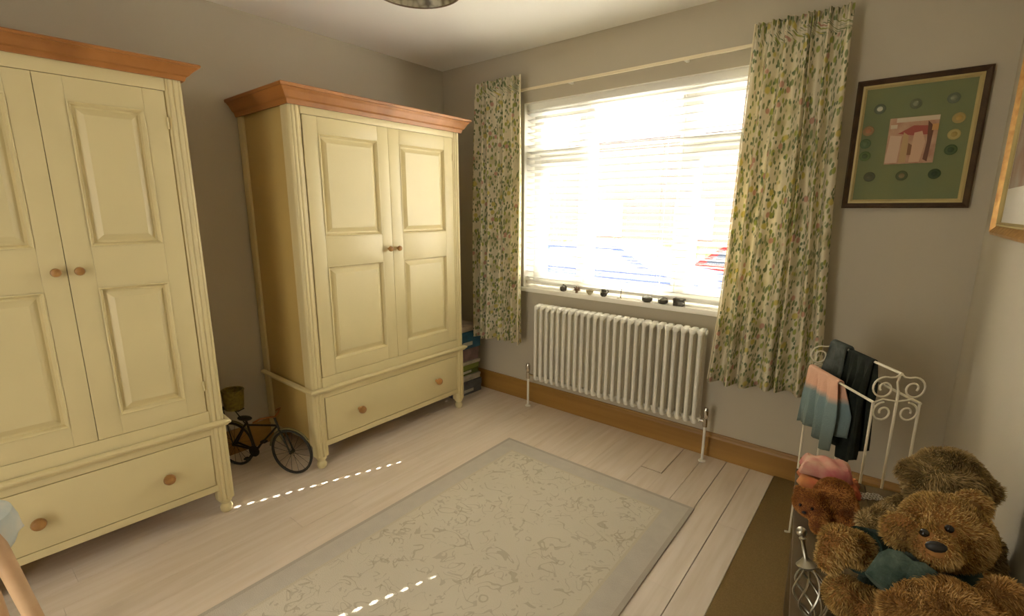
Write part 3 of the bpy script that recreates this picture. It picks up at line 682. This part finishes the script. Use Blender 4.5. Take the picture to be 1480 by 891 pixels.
fur_mats = {}
def fur_mat(name, c, c2, dark):
    m = bpy.data.materials.new(name); m.use_nodes = True; nt = m.node_tree; N = nt.nodes; L = nt.links; b_ = N['Principled BSDF']
    b_.inputs['Roughness'].default_value = .75; b_.inputs['Specular IOR Level'].default_value = .25
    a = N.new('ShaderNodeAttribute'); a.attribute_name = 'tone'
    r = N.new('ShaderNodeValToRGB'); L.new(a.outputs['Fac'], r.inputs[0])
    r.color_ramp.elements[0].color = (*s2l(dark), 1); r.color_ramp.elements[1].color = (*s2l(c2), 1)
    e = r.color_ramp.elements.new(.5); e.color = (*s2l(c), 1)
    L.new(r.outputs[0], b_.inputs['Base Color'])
    return m
def bear(name, label, parts, fm, skin, fur_len, nhair, eyes=None, nose=None, extra=None, seed=1):
    """parts: list of (centre world, radii, optional axis end) blobs fused into one body"""
    base = sum((Vector(p[0]) for p in parts[:1]), Vector()); base.z = TZ
    root = thing(name, label, 'teddy bear', base)
    mb = MB()
    for p in parts:
        c0 = Vector(p[0])-base
        if len(p) == 3:       # limb: tapered chain from c0 to end
            c1 = Vector(p[2][0])-base; r0, r1 = p[1], p[2][1]; nseg = 7
            for k in range(nseg+1):
                q = k/nseg; mb.ball(c0.lerp(c1, q), r0+(r1-r0)*q, 2)
        else: mb.ball(c0, p[1], 3)
    me = mb.mesh('body', skin, smooth=True); o = bpy.data.objects.new('body', me); link(o, root)
    md = o.modifiers.new('r', 'REMESH'); md.mode = 'VOXEL'; md.voxel_size = .0055
    m2 = o.modifiers.new('s', 'SMOOTH'); m2.factor = .6; m2.iterations = 6
    dg = bpy.context.evaluated_depsgraph_get(); dg.update(); ev = o.evaluated_get(dg)
    nm = bpy.data.meshes.new_from_object(ev); o.modifiers.clear(); o.data = nm; nm.name = 'body'
    nm.polygons.foreach_set('use_smooth', [True]*len(nm.polygons))
    # keep seat on the board
    nv = len(nm.vertices); co = np.zeros(nv*3); nm.vertices.foreach_get('co', co); co = co.reshape(-1, 3)
    co[:, 2] = np.maximum(co[:, 2], .002); nm.vertices.foreach_set('co', co.ravel()); nm.update()
    nm.calc_loop_triangles(); nt_ = len(nm.loop_triangles); tv = np.zeros(nt_*3, dtype=np.int32); nm.loop_triangles.foreach_get('vertices', tv); tv = tv.reshape(-1, 3)
    nr = np.zeros(nv*3); nm.vertices.foreach_get('normal', nr); nr = nr.reshape(-1, 3)
    if 'tone' not in nm.attributes: at_ = nm.attributes.new('tone', 'FLOAT', 'POINT')
    nm.attributes['tone'].data.foreach_set('value', np.full(nv, .25, dtype=np.float32))
    A, B, Cc = co[tv[:, 0]], co[tv[:, 1]], co[tv[:, 2]]
    ar = np.linalg.norm(np.cross(B-A, Cc-A), axis=1); rng = np.random.default_rng(seed)
    idx = rng.choice(nt_, nhair, p=ar/ar.sum()); u = rng.random((nhair, 2)); fl = u.sum(1) > 1; u[fl] = 1-u[fl]
    P = A[idx]+(B-A)[idx]*u[:, :1]+(Cc-A)[idx]*u[:, 1:]
    Nn = nr[tv[idx, 0]]; keep = P[:, 2] > .006
    # skip fur round the eyes, nose
    feats = []
    for q in (eyes or []) + ([nose] if nose else []): feats.append((np.array(Vector(q[0])-base), q[1]*1.7))
    for c_, r_ in feats: keep &= np.linalg.norm(P-c_, axis=1) > r_
    P, Nn = P[keep], Nn[keep]; n_ = len(P)
    # clumped direction field
    f1 = np.sin(P*np.array([95, 88, 101])+seed)[:, [1, 2, 0]]+np.sin(P*np.array([210, 190, 230])+1.7*seed)[:, [2, 0, 1]]*.6
    D = Nn*1.0+f1*.42+rng.normal(0, .18, (n_, 3))+np.array([0, 0, -.25]); D /= np.linalg.norm(D, axis=1)[:, None]
    Ln = fur_len*rng.uniform(.6, 1.25, n_)[:, None]
    # shorter on the muzzle
    if nose:
        dn = np.linalg.norm(P-np.array(Vector(nose[0])-base), axis=1)[:, None]; Ln = Ln*np.clip(dn/.055, .3, 1)
    S = np.cross(D, rng.normal(0, 1, (n_, 3))); S /= np.linalg.norm(S, axis=1)[:, None]; wd = .00075
    mid = P+D*Ln*.55; tip = P+D*Ln+np.array([0, 0, -.2])*Ln+f1*Ln*.12
    V = np.stack([P-S*wd, P+S*wd, mid+S*wd*.8, mid-S*wd*.8, tip], 1).reshape(-1, 3)
    base_i = np.arange(n_)[:, None]*5
    quads = base_i+np.array([0, 1, 2, 3]); tris = base_i+np.array([3, 2, 4])
    me = bpy.data.meshes.new('fur'); me.vertices.add(n_*5); me.vertices.foreach_set('co', V.ravel())
    loops = np.concatenate([quads, tris], 1).ravel(); me.loops.add(n_*7); me.loops.foreach_set('vertex_index', loops.astype(np.int32))
    starts = np.stack([np.arange(n_)*7, np.arange(n_)*7+4], 1).ravel(); me.polygons.add(n_*2); me.polygons.foreach_set('loop_start', starts.astype(np.int32))
    me.update(calc_edges=True); me.materials.append(fm)
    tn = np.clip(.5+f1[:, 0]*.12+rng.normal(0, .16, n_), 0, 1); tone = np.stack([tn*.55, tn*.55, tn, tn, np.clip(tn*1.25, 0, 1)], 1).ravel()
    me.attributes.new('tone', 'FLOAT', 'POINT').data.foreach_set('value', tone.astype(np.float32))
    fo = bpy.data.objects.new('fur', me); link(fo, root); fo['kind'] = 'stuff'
    for q in (eyes or []):
        MB().ball((0, 0, 0), q[1], 2).build('eye', simple('glass_eye', (24, 16, 10), .12), root, loc=Vector(q[0])-base)
    if nose:
        no = MB().ball((0, 0, 0), (nose[1], nose[1]*.55, nose[1]*.62), 2).build('nose', simple('stitched_nose', (26, 24, 22), .55), root, loc=Vector(nose[0])-base)
        if len(nose) > 2: no.rotation_euler = nose[2]
    if extra: extra(root, base)
    return root
gold_f = fur_mat('golden_mohair', (182, 148, 82), (224, 192, 128), (112, 86, 38))
olive_f = fur_mat('olive_beige_mohair', (158, 132, 82), (204, 180, 128), (86, 74, 38))
orange_f = fur_mat('russet_mohair', (176, 116, 54), (206, 152, 84), (104, 64, 28))
gold2_f = fur_mat('honey_mohair', (190, 148, 84), (226, 192, 128), (124, 90, 44))

# --- bear with the face (middle)
hc = at(1366, 768, .86); toC = (CAM-hc).normalized(); side = RT
hr = (.068, .064, .063)
face = Vector((toC.x-.05, toC.y, toC.z*.35)).normalized()
muz = at(1352, 794, .80)
tors = Vector((hc.x-.012, hc.y+.045, .665))
pawL = at(1214, 786, .90); shL = Vector((hc.x-.07, hc.y+.02, .735))
footL = at(1228, 868, .93); footR = at(1262, 884, .90); hipL = Vector((tors.x-.03, tors.y-.03, .605)); hipR = Vector((tors.x+.01, tors.y-.04, .60))
parts = [(hc, hr), (muz, (.031, .036, .027)), (muz+Vector((0, .01, -.010)), (.026, .030, .022)), (muz.lerp(hc, .4), (.038, .04, .036)), (tors, (.074, .068, .105)), (tors+Vector((0, -.02, -.05)), (.072, .07, .065)),
         (at(1301, 768, .85), (.030, .013, .036)), (at(1405, 731, .86), (.029, .013, .029)),
         (shL, .034, (pawL, .033)), (pawL+Vector((-.012, -.01, -.03)), (.022, .022, .028)),
         (hipL, .046, (footL, .036)), (hipR, .048, (footR, .040)), (footL+Vector((-.01, -.008, .012)), (.034, .032, .038)),
         (Vector((hc.x+.06, hc.y+.03, .74)), .032, (Vector((hc.x+.085, hc.y-.01, .64)), .028))]
def scarf(root, base):
    # dark teal knitted waistcoat and scarf
    b_ = MB(); c_ = tors-base
    n = 40
    rings = []
    for j, (zz, rr_) in enumerate(((.10, .062), (.085, .078), (.05, .086), (.01, .090), (-.03, .092), (-.055, .088))):
        rings.append([(c_.x+rr_*1.0*math.cos(2*PI*k/n)*(1+.05*math.sin(5*2*PI*k/n+j)), c_.y-.004+rr_*.96*math.sin(2*PI*k/n)*(1+.05*math.sin(7*2*PI*k/n+j*2)), c_.z+zz+.006*math.sin(4*2*PI*k/n)) for k in range(n)])
    b_.add([p for r_ in rings for p in r_], [(i*n+k, i*n+(k+1) % n, (i+1)*n+(k+1) % n, (i+1)*n+k) for i in range(len(rings)-1) for k in range(n)])
    o_ = b_.build('waistcoat', simple('dark_teal_knit', (34, 58, 46), .95, c2=(20, 38, 30), scale=90, bump=.6, bscale=220), root)
    sd = o_.modifiers.new('s', 'SOLIDIFY'); sd.thickness = .005; sd.offset = 1
    s_ = MB(); cz = tors.z+.095-base.z
    s_.tube([(c_.x+.060*math.cos(2*PI*k/28), c_.y-.008+.058*math.sin(2*PI*k/28), cz+.006*math.sin(6*PI*k/28)) for k in range(28)], .021, 10, True)
    p0 = at(1300, 818, .80)-base; p1_ = at(1276, 842, .80)-base; p2_ = at(1330, 836, .79)-base; p3_ = at(1300, 852, .79)-base
    a0 = Vector((c_.x-.02, c_.y-.06, cz-.01)); p0 = at(1296, 822, .80)-base; p1_ = at(1268, 846, .80)-base; p2_ = at(1330, 838, .775)-base; p3_ = at(1318, 862, .775)-base
    s_.tube([a0, p0, p1_], [.022, .030, .022], 10).tube([a0, p2_, p3_], [.022, .028, .022], 10)
    s_.build('scarf', simple('teal_grey_wool', (84, 98, 84), .95, c2=(40, 62, 52), scale=40, bump=.7, bscale=160), root)
    MB().tube([shL-base+(pawL-shL)*k_ for k_ in (0, .2, .4, .6)], [.040, .046, .046, .043], 14).build('sleeve', M['dark_teal_knit'], root)
    for ex, ey, er in ((1300, 771, .013), (1406, 734, .011)): MB().ball((0, 0, 0), (er, .005, er*1.1), 2).build('inner_ear', simple('ear_felt', (120, 88, 42), .95), root, loc=at(ex, ey, .842)-base)
    m_ = MB(); q = Vector(muz)-base; f_ = toC; r_ = RT
    m_.tube([q+f_*.031+UP*-.006, q+f_*.030+UP*-.018, q+f_*.022+UP*-.027+r_*.012], .0018, 5).tube([q+f_*.030+UP*-.018, q+f_*.022+UP*-.026+r_*-.010], .0018, 5)
    m_.build('mouth', simple('stitched_nose', (26, 24, 22)), root)
    return
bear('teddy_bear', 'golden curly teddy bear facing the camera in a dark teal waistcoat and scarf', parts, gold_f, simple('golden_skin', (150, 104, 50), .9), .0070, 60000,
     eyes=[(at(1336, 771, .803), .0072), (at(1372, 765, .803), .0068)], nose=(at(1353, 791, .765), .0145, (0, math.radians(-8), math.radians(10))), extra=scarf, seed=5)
# --- front bear (cut by the frame)
hc2 = at(1374, 918, .74)
t2 = Vector((hc2.x+.01, hc2.y-.035, .665))
parts = [(hc2, (.088, .080, .078)), (t2, (.080, .070, .11)), (t2+Vector((.0, 0, -.05)), (.078, .072, .066)),
         (at(1452, 868, .745), (.032, .020, .034)), (at(1300, 880, .745), (.024, .018, .024)),
         (t2+Vector((-.06, -.01, .05)), .034, (t2+Vector((-.085, -.07, -.02)), .030)), (t2+Vector((.045, -.02, .05)), .03, (t2+Vector((.04, -.10, -.02)), .028)),
         (t2+Vector((-.03, -.04, -.07)), .042, (t2+Vector((-.05, -.12, -.075)), .036)), (t2+Vector((.02, -.04, -.07)), .042, (t2+Vector((.03, -.12, -.075)), .036)),
         (hc2+Vector((-.01, -.07, -.02)), (.036, .036, .032))]
bear('teddy_bear', 'big honey-coloured teddy bear nearest the camera, only head top and ears in view', parts, gold2_f, simple('honey_skin', (146, 108, 56), .9), .0095, 52000,
     eyes=[(hc2+Vector((-.035, -.085, .012)), .007), (hc2+Vector((.02, -.085, .012)), .007)], nose=(hc2+Vector((-.01, -.108, -.012)), .014), seed=9)
# --- back bear, head bowed
hc3 = at(1368, 704, 1.03); t3 = Vector((hc3.x+.012, hc3.y+.0, .665))
parts = [(hc3, (.070, .072, .082)), (t3, (.085, .078, .115)), (t3+Vector((0, 0, -.045)), (.085, .08, .07)),
         (hc3+Vector((-.066, .0, .014)), (.022, .016, .024)), (hc3+Vector((.064, .02, .006)), (.022, .016, .024)),
         (hc3+Vector((-.01, -.062, -.035)), (.038, .038, .034)),
         (t3+Vector((-.07, -.005, .075)), .036, (at(1275, 758, 1.05), .030)), (at(1262, 760, 1.03), (.028, .026, .030)),
         (t3+Vector((.055, -.02, .06)), .034, (t3+Vector((.068, -.07, -.02)), .030)),
         (t3+Vector((-.05, -.03, -.07)), .042, (t3+Vector((-.10, -.055, -.065)), .036))]
bear('teddy_bear', 'olive-beige shaggy teddy bear with bowed head, behind the bear with the scarf', parts, olive_f, simple('olive_skin', (104, 86, 44), .9), .011, 52000,
     eyes=[(hc3+Vector((-.035, -.082, -.012)), .006), (hc3+Vector((.018, -.084, -.012)), .006)], nose=(hc3+Vector((-.01, -.104, -.038)), .012), seed=13)
# --- small russet bear lying at the left edge
hc4 = at(1170, 728, 1.33); b4 = at(1206, 716, 1.34)
parts = [(b4, (.046, .05, .044)), (hc4, (.040, .038, .038)), (hc4+Vector((-.006, -.028, -.008)), (.018, .018, .016)),
         (hc4+Vector((-.028, .004, .028)), (.014, .010, .014)), (hc4+Vector((.026, .012, .030)), (.014, .010, .014)),
         (Vector((b4.x, b4.y-.005, .60)), (.055, .052, .052)), (Vector((b4.x-.02, b4.y-.02, .585)), .026, (at(1182, 760, 1.28), .022)), (Vector((b4.x+.03, b4.y-.02, .585)), .024, (Vector((b4.x+.045, b4.y-.08, .58)), .020)),
         (b4+Vector((-.03, -.02, .0)), .018, (at(1188, 745, 1.29), .015)), (b4+Vector((.035, -.01, .0)), .018, (b4+Vector((.055, -.05, -.03)), .015))]
bear('teddy_bear', 'small russet teddy bear beside the red cloth at the bench end', parts, orange_f, simple('russet_skin', (120, 70, 30), .9), .006, 24000,
     eyes=[(hc4+Vector((-.018, -.036, .006)), .004), (hc4+Vector((.010, -.036, .006)), .004)], nose=(hc4+Vector((-.006, -.047, -.006)), .006), seed=17)

# --- silver wire ornament standing on the bench edge
o0 = at(1170, 893, 1.03); o0.z = TZ
wo = thing('wire_lantern', 'silver wire cage ornament with ball finial leaning outwards on the bench edge', 'lantern', (2.872, -1.692, TZ+.004))
wo.rotation_euler = Vector((-.054, .030, .199)).to_track_quat('Z', 'Y').to_euler()
MB().lathe([(.026, 0), (.026, .006), (.016, .010), (.008, .02), (.006, .03)], n=20).build('foot', M['silver'], wo)
for k in range(7):
    pts = []
    for i in range(15):
        q = i/14; a = 2*PI*k/7+q*1.9; rr_ = .006+.026*math.sin(PI*q)**.75; pts.append((rr_*math.cos(a), rr_*math.sin(a), .026+q*.105))
    MB().tube(pts, .0022, 6).build('wire', M['silver'], wo)
MB().lathe([(.006, .125), (.016, .132), (.020, .136), (.010, .145), (.0045, .152), (.004, .185), (.007, .190), (.0035, .194)], n=16).ball((0, 0, .203), .0105, 2).build('finial', M['silver'], wo)

# --- red and pink cloths and lace at the far end of the bench
def lump_cloth(name, label, cat, c, sx, sy, h, rz, mt_, seed, lip=.004):
    rr = random.Random(seed); n = 26; r = thing(name, label, cat, c, rz); a = [rr.uniform(0, 6) for _ in range(6)]
    vs = []; fs = []
    for i in range(n+1):
        for j in range(n+1):
            u, v = i/n*2-1, j/n*2-1; e = max(abs(u), abs(v)); fall = (1-max(0, (e-.72)/.28)**2.2)
            z_ = h*fall*(.82+.12*math.sin(3*u+a[0])*math.cos(2.4*v+a[1])+.06*math.sin(9*u+a[2]+3*v)) 
            wob = 1+.05*math.sin(5*v+a[3])*abs(u)+.05*math.sin(4*u+a[4])*abs(v)
            vs.append((u*sx*wob, v*sy*wob, max(z_, 0)+.001))
    fs = [(i*(n+1)+j, (i+1)*(n+1)+j, (i+1)*(n+1)+j+1, i*(n+1)+j+1) for i in range(n) for j in range(n)]
    m_ = MB().add(vs, fs); o_ = m_.build('cloth', mt_, r); sd = o_.modifiers.new('s', 'SOLIDIFY'); sd.thickness = lip; sd.offset = 0
    return r
lump_cloth('folded_cloth', 'orange-red folded cloth under the pink one behind the russet bear', 'cloth', (2.822, -1.035, TZ), .080, .048, .034, .15, simple('orange_red_cloth', (176, 74, 50), .95, c2=(190, 130, 74), scale=16), 3)
lump_cloth('folded_cloth', 'pink and cream crumpled cloth on top of the orange-red one', 'cloth', (2.812, -1.030, TZ+.037), .068, .042, .048, .1, simple('pink_cloth', (186, 86, 92), .95, c2=(212, 176, 148), scale=14), 8)
# lace strip
lc = thing('lace_mat', 'white crocheted lace mat at the foot of the towel stand', 'mat', (2.915, -1.035, TZ), .55)
lm = MB()
for i in range(11):
    for j in range(3):
        lm.tube([(-.045+i*.009+.0055*math.cos(q), -.012+j*.011+.0055*math.sin(q), .003+.002*((i+j) % 2)) for q in np.linspace(0, 2*PI, 9)[:-1]], .0013, 5, True)
lm.build('lace', simple('lace_white', (214, 206, 190), .9), lc)

# ------------------------------------------------------------------ white scrolled towel stand with clothes (stands on the carpet behind the bench)
pf = Vector((2.901, -.800, .0085)); rd = Vector((-.585, .811, 0)); pn = Vector((.811, .585, 0))
ts = thing('towel_stand', 'white wrought iron towel stand with scrolled ends behind the bench', 'towel stand', pf, math.atan2(pn.y, pn.x))
# local x = across panel (pn), local y = along rails (rd)
LR = .37; HW = .075
hF, hC = .770, .872
def scroll(cx, cz, r_, a0, turns, sgn, n=26, shrink=.28):
    return [(cx+(r_*(1-(1-shrink)*k/n))*math.cos(a0+sgn*turns*2*PI*k/n), (cz)+(r_*(1-(1-shrink)*k/n))*math.sin(a0+sgn*turns*2*PI*k/n)) for k in range(n+1)]
def end_panel(yy):
    for xx, hh in ((0, hF), (HW, hC-.06), (2*HW, hF)): MB().tube([(xx, yy, 0), (xx, yy, hh)], .0042, 8).build('post', M['whiteiron'], ts)
    for s_ in (-1, 1):
        for (cx, cz, r_, a0, tn) in ((HW+s_*.048, hC-.052, .040, PI/2, 1.35), (HW+s_*.040, hF-.035, .036, PI/2, 1.3)):
            pts = scroll(cx, cz, r_, a0, tn, -s_)
            MB().tube([(x_, yy, z_) for x_, z_ in pts], .0032, 6).build('scroll', M['whiteiron'], ts)
        MB().tube([(HW, yy, hC), (HW+s_*.014, yy, hC-.012), (HW+s_*.03, yy, hC-.014), (HW+s_*.048, yy, hC-.012)], .0032, 6).build('scroll', M['whiteiron'], ts)
        pts = scroll(HW+s_*.036, .10, .03, -PI/2, 1.25, s_)
        MB().tube([(x_, yy, z_) for x_, z_ in pts], .0032, 6).build('scroll', M['whiteiron'], ts)
    MB().tube([(0, yy, hF-.002), (.03, yy, hF+.012), (HW, yy, hF+.004), (2*HW-.03, yy, hF+.012), (2*HW, yy, hF-.002)], .0032, 6).build('cross_bar', M['whiteiron'], ts)
    MB().tube([(HW, yy, hC-.065), (HW-.008, yy, hC-.03), (HW, yy, hC)], .0032, 6).build('scroll', M['whiteiron'], ts)
    for xx in (0, 2*HW): MB().tube([(xx, yy, .0), (xx+(-.02 if xx == 0 else .02), yy, .0045)], .0045, 6).build('foot', M['whiteiron'], ts)
end_panel(0); end_panel(LR)
for xx, hh in ((0, hF), (HW, hC), (2*HW, hF)): MB().tube([(xx, -.004, hh), (xx, LR+.004, hh)], .0048, 8).build('rail', M['whiteiron'], ts)
def drape(name, label, cat, xr, zr, y0, y1, dropf, dropb, mt_, seed, thick=.004, widen=.0, spread=.02):
    """cloth folded over a rail; local frame of the stand, own top-level thing"""
    rr = random.Random(seed); ph = [rr.uniform(0, 6) for _ in range(4)]
    Rz = Matrix.Rotation(math.atan2(pn.y, pn.x), 4, 'Z'); base = pf+ (Rz @ Vector((xr, (y0+y1)/2, 0))); base = Vector((base.x, base.y, pf.z+zr))
    r = thing(name, label, cat, base, math.atan2(pn.y, pn.x))
    n, m_ = 28, 40; vs = []
    prof = []
    for k in range(m_+1):
        q = k/m_
        if q < .42: prof.append((-1, dropf*(1-q/.42)))
        elif q > .58: prof.append((1, dropb*((q-.58)/.42)))
        else: prof.append((math.sin((q-.5)/.08*PI/2), 0))
    for i in range(n+1):
        s_ = i/n
        for sd, dr in prof:
            fac = min(1, dr/.12); rad_ = .009
            yy = (y0+(y1-y0)*s_-(y0+y1)/2)*(1+widen*fac)
            x_ = sd*(rad_+spread*fac*(.5+.5*math.sin(ph[2]+s_*4))) + fac*.014*math.sin(2*PI*3*s_+ph[0]+dr*6)+fac*.007*math.sin(2*PI*6.5*s_+ph[1])
            zz = -dr*(1+.06*math.sin(5*s_+ph[3])) + (rad_*math.sqrt(max(0, 1-sd*sd)) if dr == 0 else 0)
            vs.append((x_, yy, zz))
    fs = [(i*(m_+1)+j, (i+1)*(m_+1)+j, (i+1)*(m_+1)+j+1, i*(m_+1)+j+1) for i in range(n) for j in range(m_)]
    o_ = MB().add(vs, fs).build('cloth', mt_, r); s2 = o_.modifiers.new('s', 'SOLIDIFY'); s2.thickness = thick; s2.offset = 1
    return r
def towel_mat():
    m = mat('peach_blue_towel', (206, 160, 132), .95, bump=.5, bscale=200); nt = m.node_tree; N = nt.nodes; L = nt.links
    tc = N.new('ShaderNodeTexCoord'); sp = N.new('ShaderNodeSeparateXYZ'); L.new(tc.outputs['Object'], sp.inputs[0])
    r = N.new('ShaderNodeValToRGB'); mr = N.new('ShaderNodeMapRange'); mr.inputs[1].default_value = -.25; mr.inputs[2].default_value = .02
    L.new(sp.outputs[2], mr.inputs[0]); L.new(mr.outputs[0], r.inputs[0]); r.color_ramp.interpolation = 'LINEAR'
    e = r.color_ramp.elements; e[0].color = (*s2l((104, 112, 100)), 1); e[0].position = 0; e[1].color = (*s2l((226, 178, 150)), 1); e[1].position = .72
    q = e.new(.30); q.color = (*s2l((122, 140, 136)), 1); q = e.new(.62); q.color = (*s2l((128, 150, 150)), 1)
    L.new(r.outputs[0], N['Principled BSDF'].inputs['Base Color']); return m
drape('towel', 'peach and pale blue towel folded over the front rail of the towel stand', 'towel', 0, hF, .175, .368, .25, .20, towel_mat(), 4, widen=.22)
drape('garment', 'black-green garment hanging long over the middle rail of the towel stand', 'garment', HW, hC, .125, .262, .40, .36, simple('black_green_cloth', (34, 42, 30), .95, c2=(20, 24, 16), scale=30), 9, widen=.05, spread=.012)
drape('garment', 'grey-blue scarf bunched over the far end of the middle rail', 'garment', HW, hC, .27, .362, .15, .12, simple('greyblue_cloth', (92, 98, 92), .95, c2=(52, 58, 50), scale=24), 12, thick=.010, widen=.1)

# ------------------------------------------------------------------ pale blue cloth over a stool at the left edge
P0 = at(8, 775, 1.22); FH = Vector((FW.x, FW.y, 0)); P1 = at(60, 891, (P0-CAM).dot(FH)/((at(60, 891, 1)-CAM).dot(FH))); dleg = (P1-P0).normalized(); Pf = P0+dleg*((P0.z-.012)/-dleg.z)
out = Vector((Pf.x-P0.x, Pf.y-P0.y, 0)).normalized(); sc_ = P0-out*.132; sr_ = .100
st = thing('stool', 'pale pinkish wooden stool with splayed legs at the bottom left corner', 'stool', (sc_.x, sc_.y, 0))
MB().lathe([(0, P0.z), (sr_-.01, P0.z), (sr_, P0.z+.006), (sr_, P0.z+.02), (sr_-.008, P0.z+.028), (0, P0.z+.028)], n=28).build('seat', simple('pale_wood', (206, 172, 132), .5, c2=(188, 150, 110), scale=8), st)
for k in range(3):
    a = math.atan2(out.y, out.x)+2*PI*k/3; d_ = Vector((math.cos(a), math.sin(a), 0))
    MB().tube([d_*(.096 if k == 0 else .06)+Vector((0, 0, P0.z)), d_*((.132 if k == 0 else .04)+(Vector((Pf.x-P0.x, Pf.y-P0.y, 0))).length)+Vector((0, 0, .004))], [.020, .017], 10).build('leg', M['pale_wood'], st)
cl = thing('cloth', 'pale blue and white cloth draped over the stool at the left edge', 'cloth', (sc_.x, sc_.y, P0.z+.030))
cm = MB(); n = 48; vs = []; rings = [(0, 0), (.05, .0), (sr_-.02, 0), (sr_+.006, -.004), (sr_+.012, -.03), (sr_+.014, -.06), (sr_+.016, -.085)]
for j, (r_, z_) in enumerate(rings):
    for k in range(n):
        a = 2*PI*k/n; rr_ = r_*(1+(.03*math.sin(9*a)*max(0, j-3)/3)); vs.append((rr_*math.cos(a), rr_*math.sin(a), z_+.003-(.02*math.sin(3*a+1) if j == 6 else 0)))
cm.add(vs, [(j*n+k, j*n+(k+1) % n, (j+1)*n+(k+1) % n, (j+1)*n+k) for j in range(len(rings)-1) for k in range(n)])
oc = cm.build('drape', simple('pale_blue_cloth', (176, 190, 190), .9, c2=(206, 204, 190), scale=12), cl); sd = oc.modifiers.new('s', 'SOLIDIFY'); sd.thickness = .003; sd.offset = 1

# ------------------------------------------------------------------ outside the window
gd = MB().box(-30, 34, .26, 60, -.9, -.6).build('ground', simple('paving_pale', (150, 148, 144), .9, noise=.2, scale=2)); struct(gd); gd.name = 'ground'
def car(label, c, rz, col):
    r = thing('car', label, 'car', (c[0], c[1], -.6), rz)
    prof = [(-2.1, .35), (-2.15, .7), (-1.9, .92), (-1.2, 1.0), (-.6, 1.42), (.7, 1.45), (1.4, 1.02), (2.05, .92), (2.15, .6), (2.1, .35)]
    MB().prism(prof, -.85, .85, 'y').build('car_body', simple('car_%d' % col[0], col, .6, spec=.1), r, smooth=False)
    wn = [(-1.02, 1.02), (-.55, 1.36), (.62, 1.38), (1.2, 1.03)]
    for sy in (-.86, .85): MB().prism(wn, sy, sy+.012, 'y').build('car_window', simple('car_glass', (40, 46, 52), .1), r, smooth=False)
    for x_ in (-1.35, 1.35):
        for sy in (-.80, .80): MB().lathe([(0, -.1), (.2, -.1), (.31, -.09), (.31, .09), (.2, .1), (0, .1)], (x_, sy, .315), 'y', 20).build('wheel', M['rubber'], r)
    return r
car('silver-blue car parked outside behind the lower blind slats', (-1.5, 5.4), .04, (44, 54, 84))
car('dark red car parked outside behind the right side of the blind', (1.1, 7.4), -.03, (96, 18, 18))
hs = thing('far_house', 'dull brick house across the road seen faintly through the blind', 'house', (-3, 15, -.6))
MB().box(-9, 12, 0, 6, 0, 4.6).build('house_wall', simple('brick', (112, 88, 78), .9, c2=(90, 68, 60), scale=30), hs, smooth=False)
MB().prism([(-.5, 4.6), (3, 6.8), (6.5, 4.6)], -9.4, 12.4, 'x').build('roof', simple('roof_tile', (100, 92, 90), .9), hs, smooth=False)
for x_ in (-7, -3.5, 0, 3.5, 7, 10):
    q = MB().box(x_-.7, x_+.7, -.05, .02, 1.0, 2.3).build('house_window', M['upvc'], hs, smooth=False)
    MB().box(x_-.6, x_+.6, -.07, -.05, 1.1, 2.2).build('pane', simple('house_glass', (70, 80, 90), .1), q, smooth=False)
hg = thing('hedge', 'clipped green hedge outside between the parked cars and the house', 'hedge', (-1, 12, -.6))
hm = MB(); rr = random.Random(2)
for k in range(60): hm.ball((-9+k*.3+rr.uniform(-.1, .1), rr.uniform(-.1, .1), .55+rr.uniform(-.06, .06)), (.32, .34, .55), 1)
hm.build('foliage', simple('hedge_leaf', (84, 100, 60), .9, c2=(60, 76, 42), scale=12), hg)
